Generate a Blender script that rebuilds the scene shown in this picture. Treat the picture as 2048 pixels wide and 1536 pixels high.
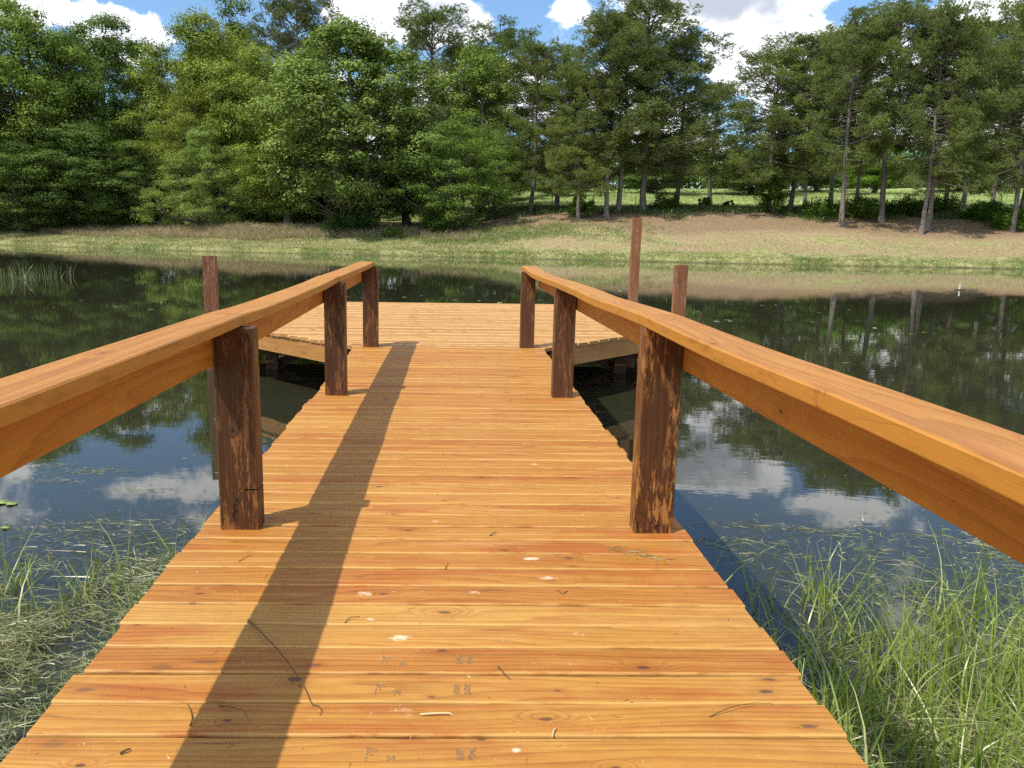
import bpy, math, random
import numpy as np
from math import radians, sin, cos, atan, atan2, pi, sqrt, degrees
from mathutils import Matrix, Vector

for o in list(bpy.data.objects):
    bpy.data.objects.remove(o)
SC = bpy.context.scene
COL = SC.collection

# ------------------------------------------------------------------ camera
FPX, PX, PY, W2, H2 = 1600., 930., 768., 2048., 1536.
EYE, DECK = 1.70, 0.60
roll, yaw = 0.0136, radians(1.05)
pitch = atan((PY-463-roll*(PX-901))/FPX)
f_ = np.array([sin(yaw)*cos(pitch), cos(yaw)*cos(pitch), -sin(pitch)])
r0 = np.array([cos(yaw), -sin(yaw), 0.]); u0 = np.cross(r0, f_)
r_ = r0*cos(roll)+u0*sin(roll); u_ = -r0*sin(roll)+u0*cos(roll)
cam = bpy.data.cameras.new('camera'); camo = bpy.data.objects.new('camera', cam); COL.objects.link(camo)
camo.matrix_world = Matrix(((r_[0], u_[0], -f_[0], 0), (r_[1], u_[1], -f_[1], 0), (r_[2], u_[2], -f_[2], EYE), (0, 0, 0, 1)))
cam.sensor_width = 36; cam.lens = 36*FPX/W2
cam.shift_x = (W2/2-PX)/W2
cam.clip_end = 3000; cam.clip_start = 0.05
SC.camera = camo
CAMP = np.array([0, 0, EYE])
def ray(x, y): return f_+r_*(x-PX)/FPX-u_*(y-PY)/FPX
def onz(x, y, z):
    d = ray(x, y); return CAMP+d*(z-EYE)/d[2]
def onY(x, y, Y):
    d = ray(x, y); return CAMP+d*Y/d[1]

# ------------------------------------------------------------------ light
SUN = np.array([-.50, -.35, 1.]); SUN /= np.linalg.norm(SUN)
sl = bpy.data.lights.new('sun', 'SUN'); so = bpy.data.objects.new('sun', sl); COL.objects.link(so)
sl.energy = 4.4; sl.angle = radians(.53); sl.color = (1., .95, .86)
so.rotation_euler = Vector(SUN).to_track_quat('Z', 'Y').to_euler()
SC.view_settings.view_transform = 'Standard'; SC.view_settings.look = 'None'
SC.view_settings.exposure = 0.12; SC.view_settings.gamma = 1
world = bpy.data.worlds.new("World"); SC.world = world; world.use_nodes = True

class NT:
    """tiny helper for node trees"""
    def __init__(s, nt): s.nt = nt; nt.nodes.clear()
    def n(s, t, **k):
        nd = s.nt.nodes.new(t)
        for a, b in k.items(): setattr(nd, a, b)
        return nd
    def put(s, sock, v):
        if v is None: return
        if isinstance(v, bpy.types.NodeSocket): s.nt.links.new(v, sock)
        elif isinstance(v, bpy.types.Node): s.nt.links.new(v.outputs[0], sock)
        else:
            if hasattr(sock, 'default_value'):
                try: sock.default_value = v
                except Exception:
                    if isinstance(v, (int, float)): sock.default_value = (v, v, v)
                    else: sock.default_value = (*v, 1)
    def m(s, op, a, b=None, c=None, clamp=False):
        nd = s.n('ShaderNodeMath', operation=op); nd.use_clamp = clamp
        for i, v in enumerate((a, b, c)):
            s.put(nd.inputs[i], v)
        return nd.outputs[0]
    def v(s, op, a, b=None):
        nd = s.n('ShaderNodeVectorMath', operation=op)
        s.put(nd.inputs[0], a); s.put(nd.inputs[1], b)
        return nd.outputs['Value'] if op in ('DISTANCE', 'LENGTH', 'DOT_PRODUCT') else nd.outputs[0]
    def scale(s, a, f):
        nd = s.n('ShaderNodeVectorMath', operation='SCALE'); s.put(nd.inputs[0], a); s.put(nd.inputs['Scale'], f); return nd.outputs[0]
    def mix(s, f, a, b, mode='MIX'):
        nd = s.n('ShaderNodeMix', data_type='RGBA', blend_type=mode)
        s.put(nd.inputs[0], f); s.put(nd.inputs[6], a if not isinstance(a, tuple) else (*a[:3], 1)); s.put(nd.inputs[7], b if not isinstance(b, tuple) else (*b[:3], 1))
        return nd.outputs[2]
    def noise(s, vec, sc=1, det=3, rough=.5, dist=0., dim='3D'):
        nd = s.n('ShaderNodeTexNoise', noise_dimensions=dim)
        s.put(nd.inputs['Vector'], vec); s.put(nd.inputs['Scale'], sc); s.put(nd.inputs['Detail'], det); s.put(nd.inputs['Roughness'], rough); s.put(nd.inputs['Distortion'], dist)
        return nd.outputs[0]
    def ss(s, x, a, b, lo=0., hi=1.):
        nd = s.n('ShaderNodeMapRange', interpolation_type='SMOOTHSTEP')
        for i, v in enumerate((x, a, b, lo, hi)): s.put(nd.inputs[i], v)
        return nd.outputs[0]
    def ramp(s, f, stops):
        nd = s.n('ShaderNodeValToRGB'); s.put(nd.inputs[0], f); cr = nd.color_ramp
        while len(cr.elements) < len(stops): cr.elements.new(.5)
        for e, (p, c) in zip(cr.elements, stops): e.position = p; e.color = (*c[:3], 1)
        return nd.outputs[0]
    def sep(s, v):
        nd = s.n('ShaderNodeSeparateXYZ'); s.put(nd.inputs[0], v); return nd.outputs
    def comb(s, x, y, z):
        nd = s.n('ShaderNodeCombineXYZ'); s.put(nd.inputs[0], x); s.put(nd.inputs[1], y); s.put(nd.inputs[2], z); return nd.outputs[0]

# sky + clouds as a function of direction
t = NT(world.node_tree)
tc = t.n('ShaderNodeTexCoord'); d = t.v('NORMALIZE', tc.outputs['Generated'])
sky = t.n('ShaderNodeTexSky', sky_type='NISHITA', sun_disc=False, sun_elevation=math.asin(SUN[2]), sun_rotation=atan2(SUN[0], SUN[1]))
sky.air_density = 1.0; sky.dust_density = .5; sky.ozone_density = 1.6; sky.altitude = 50
dx, dy, dz = t.sep(d)
az = t.m('MULTIPLY', t.m('ARCTAN2', dx, dy), 57.2958)
el = t.m('MULTIPLY', t.m('ARCSINE', dz), 57.2958)
warp = t.noise(d, 7, 6, .58)
warp2 = t.noise(t.v('ADD', d, (3.1, 1.7, 5.2)), 18, 6, .6)
wa = t.n('ShaderNodeTexNoise'); t.put(wa.inputs['Vector'], d); wa.inputs['Scale'].default_value = 9; wa.inputs['Detail'].default_value = 5; wa.inputs['Roughness'].default_value = .6
wx_, wy_, wz_ = t.sep(wa.outputs['Color'])
az = t.m('ADD', az, t.m('MULTIPLY', t.m('SUBTRACT', wx_, .5), 9.)); el = t.m('ADD', el, t.m('MULTIPLY', t.m('SUBTRACT', wy_, .5), 4.5))
field = None
#        az     el    wx   wy   strength
BL = [(-20.3, 11.4, 3.4, 1.8, 1.3), (-26, 12.6, 5, 1.0, .8), (-2, 13.9, 6.5, 2.0, 1.2), (7.7, 14.4, 1.8, 1.5, .6), (14.5, 14.8, 3.2, 2.2, 1.2),
      (19.0, 14.2, 4.2, 1.6, 1.3), (20.2, 11.2, 3.6, 2.6, 1.6), (18.5, 15.8, 4.5, 2.0, 1.2), (33, 12.8, 3.2, 1.5, .9), (26.5, 17.6, 4.0, 1.2, .8), (-20, 17.2, 6.0, 1.2, .5),
      (5, 9, 12, 2.4, .9), (14, 6.5, 4, 3, .8), (30, 8, 9, 3, 1.1), (-8, 8, 8, 3, 1.0), (10, 22, 9, 2, .5)]
for a, e, wx, wy, st in BL:
    qx = t.m('DIVIDE', t.m('SUBTRACT', az, a), wx); qy = t.m('DIVIDE', t.m('SUBTRACT', el, e), wy)
    q = t.m('ADD', t.m('MULTIPLY', qx, qx), t.m('MULTIPLY', qy, qy))
    b = t.m('MULTIPLY', t.m('SUBTRACT', 1.25, q, clamp=True), st)
    field = b if field is None else t.m('MAXIMUM', field, b)
# far from the picture: unseen broken cumulus added all round for fill light
gen = t.ss(t.noise(t.v('MULTIPLY', d, (1, 1, 2.6)), 2.6, 5, .55), .47, .62)
away = t.m('MAXIMUM', t.ss(t.m('ABSOLUTE', az), 34, 48), t.ss(el, 27, 36))
field = t.m('MAXIMUM', field, t.m('MULTIPLY', gen, away))
fn = t.m('ADD', field, t.m('ADD', t.m('MULTIPLY', t.m('SUBTRACT', warp, .5), 3.6), t.m('MULTIPLY', t.m('SUBTRACT', warp2, .5), 1.9)))
mask = t.ss(fn, .22, .72)
grey = t.ss(t.noise(t.v('MULTIPLY', d, (1, 1, 3)), 6.5, 5, .55), .4, .62)
dens = t.ss(fn, .5, 1.5)
# the broad cloud over the middle of the picture and above the bright tower shows its grey underside
gq = t.m('MULTIPLY', t.ss(el, 11.8, 13.4), t.ss(t.m('ABSOLUTE', t.m('SUBTRACT', az, 9)), 14.5, 11.5))
gfac = t.m('MULTIPLY', dens, t.m('MAXIMUM', t.m('MULTIPLY', grey, .55), t.m('MULTIPLY', gq, .95)), clamp=True)
ccol = t.mix(gfac, (13.5, 13.6, 13.8), (4.6, 5.0, 5.9))  # cloud white raised to strengthen the fill light
skyc = t.mix(1.0, sky.outputs[0], (1.12, 1.34, 1.50), 'MULTIPLY')
skyc = t.mix(t.m('MULTIPLY', mask, .97), skyc, ccol)
bg = t.n('ShaderNodeBackground'); t.put(bg.inputs[0], skyc); bg.inputs[1].default_value = .115
wo = t.n('ShaderNodeOutputWorld'); t.nt.links.new(bg.outputs[0], wo.inputs[0])

# ------------------------------------------------------------------ helpers
def material(name):
    m = bpy.data.materials.new(name); m.use_nodes = True
    t = NT(m.node_tree)
    out = t.n('ShaderNodeOutputMaterial'); p = t.n('ShaderNodeBsdfPrincipled')
    t.nt.links.new(p.outputs[0], out.inputs[0])
    return m, t, p, out
def bump(t, p, h, dist=.002, st=1.):
    b = t.n('ShaderNodeBump'); t.put(b.inputs['Height'], h); b.inputs['Distance'].default_value = dist; b.inputs['Strength'].default_value = st
    t.nt.links.new(b.outputs[0], p.inputs['Normal'])

def link_mesh(name, V, F, mat, parent=None, attrs=None, smooth=False, fmat=None):
    """V (n,3); F is a list of arrays, each (k,nverts)"""
    me = bpy.data.meshes.new(name)
    V = np.asarray(V, dtype=np.float32); me.vertices.add(len(V)); me.vertices.foreach_set('co', V.ravel())
    if isinstance(F, np.ndarray): F = [F]
    loops = np.concatenate([f.ravel() for f in F]).astype(np.int32)
    cnt = np.concatenate([np.full(len(f), f.shape[1], np.int32) for f in F])
    st = np.concatenate([[0], np.cumsum(cnt)[:-1]]).astype(np.int32)
    me.loops.add(len(loops)); me.loops.foreach_set('vertex_index', loops)
    me.polygons.add(len(cnt)); me.polygons.foreach_set('loop_start', st); me.polygons.foreach_set('loop_total', cnt)
    if smooth: me.polygons.foreach_set('use_smooth', np.ones(len(cnt), bool))
    for m in (mat if isinstance(mat, (list, tuple)) else [mat]): me.materials.append(m)
    if fmat is not None: me.polygons.foreach_set('material_index', np.asarray(fmat, np.int32))
    me.update(calc_edges=True)
    for k, a in (attrs or {}).items():
        a = np.asarray(a, np.float32)
        if a.ndim == 1:
            at = me.attributes.new(k, 'FLOAT', 'POINT'); at.data.foreach_set('value', a)
        else:
            at = me.attributes.new(k, 'FLOAT_VECTOR', 'POINT'); at.data.foreach_set('vector', a.ravel())
    o = bpy.data.objects.new(name, me); COL.objects.link(o)
    if parent is not None: o.parent = parent
    return o
def tag(o, label=None, cat=None, group=None, kind=None):
    if label: o['label'] = label
    if cat: o['category'] = cat
    if group: o['group'] = group
    if kind: o['kind'] = kind
    return o
def empty(name, loc=(0, 0, 0), rz=0):
    o = bpy.data.objects.new(name, None); COL.objects.link(o); o.location = loc; o.rotation_euler = (0, 0, rz); o.empty_display_size = .2
    return o

class MB:
    def __init__(s): s.V = []; s.F = {}; s.A = []; s.B = []; s.n = 0
    def add(s, V, F, gc, aux):
        """aux = (rnd, edge, 0) per vertex"""
        V = np.asarray(V, float); s.V.append(V); s.A.append(np.asarray(gc, float)); s.B.append(np.asarray(aux, float))
        for f in F:
            f = np.asarray(f)
            if len(f): s.F.setdefault(f.shape[1], []).append(f+s.n)
        s.n += len(V)
    def build(s, name, mat, parent=None, smooth=True):
        F = [np.concatenate(v) for v in s.F.values()]
        o = link_mesh(name, np.concatenate(s.V), F, mat, parent, {'gc': np.concatenate(s.A), 'aux': np.concatenate(s.B)}, smooth)
        if smooth:
            try: o.data.set_sharp_from_angle(angle=radians(14))
            except Exception: pass
        return o

def section(w, h, r, k=3, kb=1):
    """rounded rectangle, w wide, h high, top corners round with k segments"""
    pts = []; ed = []
    for cx, cy, a0, kk in ((w/2-r, h/2-r, 0, k), (-w/2+r, h/2-r, 90, k), (-w/2+r, -h/2+r, 180, kb), (w/2-r, -h/2+r, 270, kb)):
        for i in range(kk+1):
            a = radians(a0+90*i/kk); pts.append((cx+r*cos(a), cy+r*sin(a))); ed.append(1.)
    return np.array(pts), np.array(ed)

def timber(mb, p0, p1, w, h, side, r=.005, seg=10, rnd=0., warp=None, endfn=None, k=3, g0=0.):
    """board from p0 to p1; 'side' is the width direction; height = along x side"""
    p0 = np.array(p0, float); p1 = np.array(p1, float); side = np.array(side, float)
    L = np.linalg.norm(p1-p0); ax = (p1-p0)/L; side = side-ax*np.dot(side, ax); side /= np.linalg.norm(side); up = np.cross(ax, side)
    if up[2] < 0 or (abs(up[2]) < 1e-6 and up[1] < 0): pass
    S, E = section(w, h, r, k); ns = len(S)
    V = []; G = []
    for i in range(seg+1):
        u = i/seg
        for (a, b) in S:
            e0, e1 = (0., L) if endfn is None else endfn(a)
            l = e0+(e1-e0)*u
            q = p0+ax*l+side*a+up*b
            if warp is not None: q = q+warp(l/L, a, b, side, up)
            V.append(q); G.append((l+g0, a, b))
    F = []
    for i in range(seg):
        for j in range(ns):
            a = i*ns+j; b = i*ns+(j+1) % ns
            F.append((a, b, b+ns, a+ns))
    n = len(V)
    e = np.arange(ns)
    aux = np.zeros((n, 3)); aux[:, 0] = rnd; aux[:, 1] = w/2; aux[:, 2] = h/2
    mb.add(V, [np.array(F)[:, ::-1], e[None, :], (e[::-1]+seg*ns)[None, :]], G, aux)

def tubes_mesh(paths, sides=6):
    """paths: list of (pts (n,3), radii (n)); returns V,F"""
    VV = []; FF = []; n0 = 0
    for pts, rad in paths:
        pts = np.asarray(pts, float); rad = np.asarray(rad, float); n = len(pts)
        tg = np.gradient(pts, axis=0); tg /= np.linalg.norm(tg, axis=1)[:, None]+1e-9
        ref = np.array([0, 0, 1.]) if abs(tg[0][2]) < .9 else np.array([1., 0, 0])
        a = np.cross(tg, ref); a /= np.linalg.norm(a, axis=1)[:, None]+1e-9; b = np.cross(tg, a)
        th = np.linspace(0, 2*pi, sides, endpoint=False)
        V = pts[:, None, :]+rad[:, None, None]*(a[:, None, :]*np.cos(th)[None, :, None]+b[:, None, :]*np.sin(th)[None, :, None])
        VV.append(V.reshape(-1, 3))
        i = np.arange(n-1)[:, None]; j = np.arange(sides)[None, :]
        A = i*sides+j; B = i*sides+(j+1) % sides
        FF.append(np.stack([A, A+sides, B+sides, B], -1).reshape(-1, 4)+n0); n0 += n*sides
    return np.concatenate(VV), np.concatenate(FF)

# numpy value noise
_rs = np.random.RandomState(7); _T = _rs.rand(256, 256)
def vnoise(x, y):
    xi = np.floor(x).astype(int); yi = np.floor(y).astype(int); fx = x-xi; fy = y-yi
    fx = fx*fx*(3-2*fx); fy = fy*fy*(3-2*fy)
    g = lambda a, b: _T[a % 256, b % 256]
    return (g(xi, yi)*(1-fx)+g(xi+1, yi)*fx)*(1-fy)+(g(xi, yi+1)*(1-fx)+g(xi+1, yi+1)*fx)*fy
def fbm(x, y, o=4):
    r = 0; a = .5
    for i in range(o): r = r+a*(vnoise(x*2**i+i*17.3, y*2**i+i*5.1)-.5); a *= .5
    return r

# ------------------------------------------------------------------ wood
def wood(name, ramp, red, pale, dark, knots=1., ringf=42., patch=.55, pale_edge=.8, rough=.55, grain_c=.5, spots=None, weather=None, lines=.55, pval=1., edge_col=None, marks=None, wth=.42):
    m, t, p, out = material(name)
    ga = t.n('ShaderNodeAttribute', attribute_name='gc'); au = t.n('ShaderNodeAttribute', attribute_name='aux')
    rnd, hw, hh = t.sep(au.outputs['Vector'])
    off = t.comb(t.m('MULTIPLY', rnd, 37.3), t.m('MULTIPLY', rnd, 11.9), t.m('MULTIPLY', rnd, 23.7))
    v = t.v('ADD', ga.outputs['Vector'], off)
    gp0 = t.n('ShaderNodeNewGeometry').outputs['Position']
    gx, gy, gz = t.sep(ga.outputs['Vector'])
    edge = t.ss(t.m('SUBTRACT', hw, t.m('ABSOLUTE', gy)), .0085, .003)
    # knots: one cell about every 45 cm
    kv = t.v('MULTIPLY', t.v('ADD', t.v('MULTIPLY', ga.outputs['Vector'], (1.9, 8.5, 8.5)), t.scale(off, 3.1)), (1, 1, 0))
    vo = t.n('ShaderNodeTexVoronoi', voronoi_dimensions='2D'); t.put(vo.inputs['Vector'], kv); vo.inputs['Scale'].default_value = 1.; vo.inputs['Randomness'].default_value = .9
    kd = t.v('MULTIPLY', t.v('SUBTRACT', kv, vo.outputs['Position']), (1/1.9, 1/8.5, 1/8.5))
    kd = t.v('LENGTH', t.v('MULTIPLY', kd, (.62, 1.35, 1.)))
    kr, kg, kb = t.sep(vo.outputs['Color'])
    has = t.ss(kr, .80-.25*knots, .83-.25*knots)
    krad = t.m('MULTIPLY_ADD', kg, .010, .0045)
    knn = t.m('MULTIPLY_ADD', t.noise(t.v('MULTIPLY', v, (60, 90, 90)), 1, 3, .7), .9, .55)
    kn = t.m('MULTIPLY', has, t.ss(t.m('MULTIPLY', kd, knn), krad, t.m('MULTIPLY', krad, .62)))
    halo = t.m('MULTIPLY', has, t.ss(kd, t.m('MULTIPLY', krad, 5.), krad))
    # growth rings
    low = t.noise(t.v('MULTIPLY', v, (.7, 6, 6)), 1, 1, .5)
    low2 = t.noise(t.v('MULTIPLY', v, (3, 20, 20)), 1, 2, .5)
    ph = t.m('ADD', t.m('MULTIPLY', t.m('ADD', gy, t.m('MULTIPLY', gz, .7)), ringf), t.m('ADD', t.m('MULTIPLY', low, 9.), t.m('MULTIPLY', low2, .7)))
    ph = t.m('ADD', ph, t.m('MULTIPLY', halo, 2.2))
    sw = t.m('FRACT', ph)
    ring = t.m('MULTIPLY', t.m('POWER', sw, 2.2), t.ss(sw, 1., .93))
    fine = t.noise(t.v('MULTIPLY', v, (2.2, 240, 240)), 1, 3, .6)
    mid = t.noise(t.v('MULTIPLY', v, (.8, 42, 42)), 1, 3, .6)
    tone = t.m('MULTIPLY_ADD', t.m('SUBTRACT', t.noise(t.v('MULTIPLY', off, (7, 7, 7)), 1.7, 1), .5), 1.5, .5)
    c = t.ramp(t.m('ADD', t.m('MULTIPLY', t.m('SUBTRACT', mid, .5), .9), tone, clamp=True), ramp)
    pt = t.noise(t.v('MULTIPLY', v, (1.5, 8, 8)), 1, 4, .55)
    c = t.mix(t.m('MULTIPLY', t.ss(pt, .5, .68), patch), c, red)
    pt2 = t.noise(t.v('ADD', t.v('MULTIPLY', v, (1.1, 16, 16)), (9, 4, 2)), 1, 4, .6)
    c = t.mix(t.m('MULTIPLY', t.ss(pt2, .54, .74), .5), c, pale)
    c = t.mix(t.m('MULTIPLY', ring, grain_c), c, t.mix(1., c, (.52, .33, .22), 'MULTIPLY'))
    c = t.mix(t.m('MULTIPLY', t.ss(fine, .52, .72), lines*.6), c, t.mix(1., c, (.6, .46, .36), 'MULTIPLY'))
    c = t.mix(t.m('MULTIPLY', t.ss(fine, .45, .28), lines*.35), c, pale)
    c = t.mix(t.m('MULTIPLY', halo, .35), c, t.mix(1., c, (.72, .5, .4), 'MULTIPLY'))
    c = t.mix(t.m('MULTIPLY', kn, t.m('MULTIPLY_ADD', kb, .35, .55)), c, dark)
    mo = t.noise(t.v('MULTIPLY', v, (14, 34, 34)), 1, 5, .7)
    c = t.mix(t.m('MULTIPLY', t.ss(mo, .42, .62), .32), t.mix(1., c, (.84, .74, .62), 'MULTIPLY'), c)
    sg = t.noise(gp0, 1.1, 4, .6)
    c = t.mix(t.m('MULTIPLY', t.ss(sg, .42, .66), .22), c, t.mix(1., c, (.80, .78, .80), 'MULTIPLY'))
    # dark pitch streaks
    st = t.noise(t.v('MULTIPLY', t.v('ADD', v, (5, 3, 1)), (5, 60, 60)), 1, 2, .5)
    c = t.mix(t.m('MULTIPLY', t.m('MULTIPLY', t.ss(st, .71, .78), .55), knots), c, dark)
    geo = t.n('ShaderNodeNewGeometry')
    gp = geo.outputs['Position']
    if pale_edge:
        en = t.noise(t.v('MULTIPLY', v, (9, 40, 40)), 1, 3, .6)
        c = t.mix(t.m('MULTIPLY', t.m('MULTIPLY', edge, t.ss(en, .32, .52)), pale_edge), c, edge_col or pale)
    # end grain
    # small nicks
    sp = t.noise(gp, 95, 2, .5)
    c = t.mix(t.m('MULTIPLY', t.ss(sp, .73, .77), .6), c, pale)
    if weather:
        # worn, flaked stain showing the wood beneath
        wn = t.noise(t.v('MULTIPLY', v, (11, 60, 60)), 1, 8, .8)
        wl = t.noise(t.v('MULTIPLY', v, (3, 16, 16)), 1, 2, .5)
        c = t.mix(t.m('MULTIPLY', t.m('MULTIPLY', t.ss(wn, .49, .56), t.ss(wl, wth, wth+.18)), weather[1]), c, weather[0])
    if marks:
        mn = t.noise(gp, 110, 4, .7); dsum = None; rsum = None
        for (x, y, rx, ry, s_) in marks:
            q = t.v('LENGTH', t.v('MULTIPLY', t.v('SUBTRACT', gp, (x, y, DECK)), (1/rx, 1/ry, 0)))
            b = t.m('MULTIPLY', t.ss(t.m('ADD', q, t.m('MULTIPLY', t.m('SUBTRACT', mn, .5), 1.3)), 1.05, .55), s_); r2 = t.ss(q, 3.2, 1.)
            dsum = b if dsum is None else t.m('MAXIMUM', dsum, b); rsum = r2 if rsum is None else t.m('MAXIMUM', rsum, r2)
        c = t.mix(t.m('MULTIPLY', rsum, .28), c, t.mix(1., c, (.62, .42, .36), 'MULTIPLY'))
        c = t.mix(t.m('MULTIPLY', dsum, .85), c, dark)
    if spots:
        tot = None
        for (x, y, rx, ry, s_) in spots:
            q = t.v('LENGTH', t.v('MULTIPLY', t.v('SUBTRACT', gp, (x, y, DECK)), (1/rx, 1/ry, 0)))
            b = t.m('MULTIPLY', t.ss(q, 1., .1), s_); tot = b if tot is None else t.m('MAXIMUM', tot, b)
        sn = t.noise(gp, 60, 6, .8)
        c = t.mix(t.m('MULTIPLY', t.ss(t.m('ADD', t.m('MULTIPLY', tot, .5), t.m('MULTIPLY', sn, 1.1)), .78, 1.02), .7), c, (.86, .70, .50))
    t.put(p.inputs['Base Color'], c)
    t.put(p.inputs['Roughness'], t.m('MULTIPLY_ADD', fine, .25, rough-.12))
    p.inputs['Specular IOR Level'].default_value = .35
    h = t.m('ADD', t.m('MULTIPLY', fine, .5), t.m('ADD', t.m('MULTIPLY', ring, -.35), t.m('MULTIPLY', kn, -.6)))
    bump(t, p, h, .0016, .7)
    return m

sp_px = [(1062, 1118, .06, .025, 1.), (1095, 1156, .06, .03, .8), (728, 1186, .055, .035, .75), (950, 1184, .05, .03, .6), (872, 1043, .05, .02, .7), (800, 1276, .065, .035, .85),
         (1158, 1268, .05, .04, .5), (1033, 1502, .022, .016, 1.1), (740, 1237, .04, .02, .6), (1068, 929, .06, .03, .8), (849, 860, .05, .03, .6), (800, 1425, .09, .06, .45), (790, 978, .05, .03, .5), (1052, 888, .05, .03, .6)]
SPOTS = [(*onz(x, y, DECK)[:2], rx, ry, s) for x, y, rx, ry, s in sp_px]
mk_px = [(590, 1360, .022, .011, 1.), (170, 1380, .030, .010, .7), (410, 1325, .042, .008, .6), (630, 1331, .022, .009, .7), (325, 1335, .03, .012, .5), (1538, 1360, .019, .008, .85), (1532, 1384, .021, .010, 1.), (1618, 1455, .024, .009, .9),
         (962, 1478, .014, .010, 1.), (1140, 1118, .013, .006, .8), (718, 1153, .014, .005, .8), (395, 1176, .013, .008, .6), (385, 1204, .012, .005, .7), (275, 1251, .017, .005, .8), (887, 1001, .013, .005, .9), (985, 1180, .05, .007, .45),
         (455, 1444, .010, .006, 1.), (990, 1260, .045, .0035, .7), (1115, 1381, .010, .005, .8), (862, 1394, .010, .005, .8), (1145, 1134, .011, .004, .8), (105, 1490, .03, .02, .35), (1340, 1120, .012, .005, .7), (470, 1084, .010, .006, .7), (690, 930, .02, .005, .5)]
MARKS = [(*onz(x, y, DECK)[:2], rx, ry, s) for x, y, rx, ry, s in mk_px]
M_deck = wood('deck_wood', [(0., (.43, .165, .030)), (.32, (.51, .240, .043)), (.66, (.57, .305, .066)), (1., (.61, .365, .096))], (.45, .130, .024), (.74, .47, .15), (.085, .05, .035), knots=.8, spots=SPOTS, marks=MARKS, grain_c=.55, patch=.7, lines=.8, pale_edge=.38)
M_plat = wood('platform_wood', [(0., (.48, .225, .058)), (.5, (.61, .355, .108)), (1., (.68, .44, .165))], (.49, .20, .055), (.78, .54, .25), (.10, .05, .03), knots=.8, grain_c=.7, lines=1., patch=.35)
M_cap = wood('cap_wood', [(0., (.48, .210, .034)), (.5, (.59, .290, .055)), (1., (.64, .36, .088))], (.50, .185, .045), (.68, .34, .12), (.16, .07, .03), knots=.7, ringf=30, pale_edge=.8, edge_col=(.52, .215, .03), rough=.48, grain_c=.5, patch=.4, lines=.6)
M_beam = wood('beam_wood', [(0., (.58, .24, .028)), (.5, (.66, .30, .038)), (1., (.70, .35, .055))], (.54, .20, .025), (.58, .26, .06), (.14, .06, .02), knots=.7, ringf=26, pale_edge=.2, rough=.5, grain_c=.45, patch=.35, lines=.45)
M_post = wood('post_wood', [(0., (.048, .021, .009)), (.5, (.082, .036, .015)), (1., (.13, .058, .023))], (.09, .036, .015), (.26, .11, .04), (.02, .012, .01), knots=.5, ringf=70, pale_edge=.25, rough=.5, grain_c=.75, patch=.5, weather=((.34, .15, .045), .7), lines=.9)
M_post3 = wood('post_wood_flaked', [(0., (.065, .026, .010)), (.5, (.11, .045, .017)), (1., (.17, .072, .026))], (.11, .042, .016), (.28, .12, .045), (.02, .012, .01), knots=.4, ringf=60, pale_edge=.3, rough=.5, grain_c=.7, patch=.5, weather=((.44, .19, .05), .9), lines=.8, wth=.34)
M_post2 = wood('post_wood_ringed', [(0., (.085, .040, .018)), (.5, (.13, .062, .028)), (1., (.19, .095, .042))], (.11, .04, .016), (.30, .15, .07), (.02, .012, .01), knots=.4, ringf=38, pale_edge=.2, rough=.5, grain_c=1., patch=.4, weather=((.42, .2, .08), .4), lines=.7)
M_pile = wood('piling_wood', [(0., (.17, .068, .030)), (.5, (.25, .105, .048)), (1., (.32, .155, .078))], (.19, .062, .027), (.42, .22, .12), (.03, .02, .015), knots=.6, ringf=60, pale_edge=.2, rough=.7, grain_c=.7, patch=.6, weather=((.42, .28, .18), .5), lines=.7)
M_fasc = wood('fascia_wood', [(0., (.44, .21, .06)), (.5, (.54, .29, .09)), (1., (.60, .36, .14))], (.46, .17, .05), (.62, .40, .18), (.10, .05, .03), knots=1., ringf=30, pale_edge=.1, rough=.6, grain_c=.45)
M_dark = wood('joist_wood', [(0., (.10, .055, .03)), (1., (.18, .10, .05))], (.10, .05, .03), (.2, .13, .08), (.03, .02, .015), rough=.8)

rng = np.random.RandomState(11)
dock = empty('wooden_dock', (0, 3, 0)); tag(dock, 'orange stained wooden dock with two handrails leading to a wide end platform over the pond', 'dock')
DL = Vector((0, 3, 0))
def part(mb, name, mat, label=None, parent=None):
    o = mb.build(name, mat, parent or dock)
    if parent is None: o.matrix_parent_inverse = Matrix.Translation(-DL)
    if label: o['label'] = label
    return o

def deckboard(mb, yc, w, xl, xr, i, z=DECK, th=.032, amp=1.):
    """xl, xr: functions of y giving the ends"""
    r = rng.rand(); n1, n2, n3 = rng.rand(3)
    dz = rng.uniform(-.0012, .0012)*amp; cup = rng.uniform(-.0015, .0022)*amp; bow = rng.uniform(-.0022, .0022)*amp; kx = rng.uniform(2, 5)
    def warp(u, a, b, s, up):
        return s*(bow*sin(kx*u*2+n2*6)+.0006*sin(31*u+n1*9))+up*(dz+cup*(2*a/w)**2+.0008*sin(9*u+n3*6))
    e0 = rng.uniform(-.004, .006); e1 = rng.uniform(-.004, .006)
    x0 = xl(yc); p0 = np.array([x0, yc, z-th/2]); p1 = np.array([xr(yc), yc, z-th/2])
    timber(mb, p0, p1, w, th, (0, 1, 0), r=.0062, seg=26 if yc < 4.5 else 12, rnd=r, warp=warp, endfn=lambda a: (xl(yc+a)-x0-e0, xr(yc+a)-x0+e1))
PITCH = .1288
mb = MB(); y = 1.594-PITCH*12; i = 0
while y < 7.56:
    gap = rng.uniform(.005, .0105)
    jr = rng.uniform(-.006, .008)
    deckboard(mb, y+PITCH/2, PITCH-gap, lambda yy, j=jr: -.925+j, lambda yy, j=jr: .892+j, i)
    y += PITCH; i += 1
Y0 = y
decking = part(mb, 'walkway_decking', M_deck)
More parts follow.
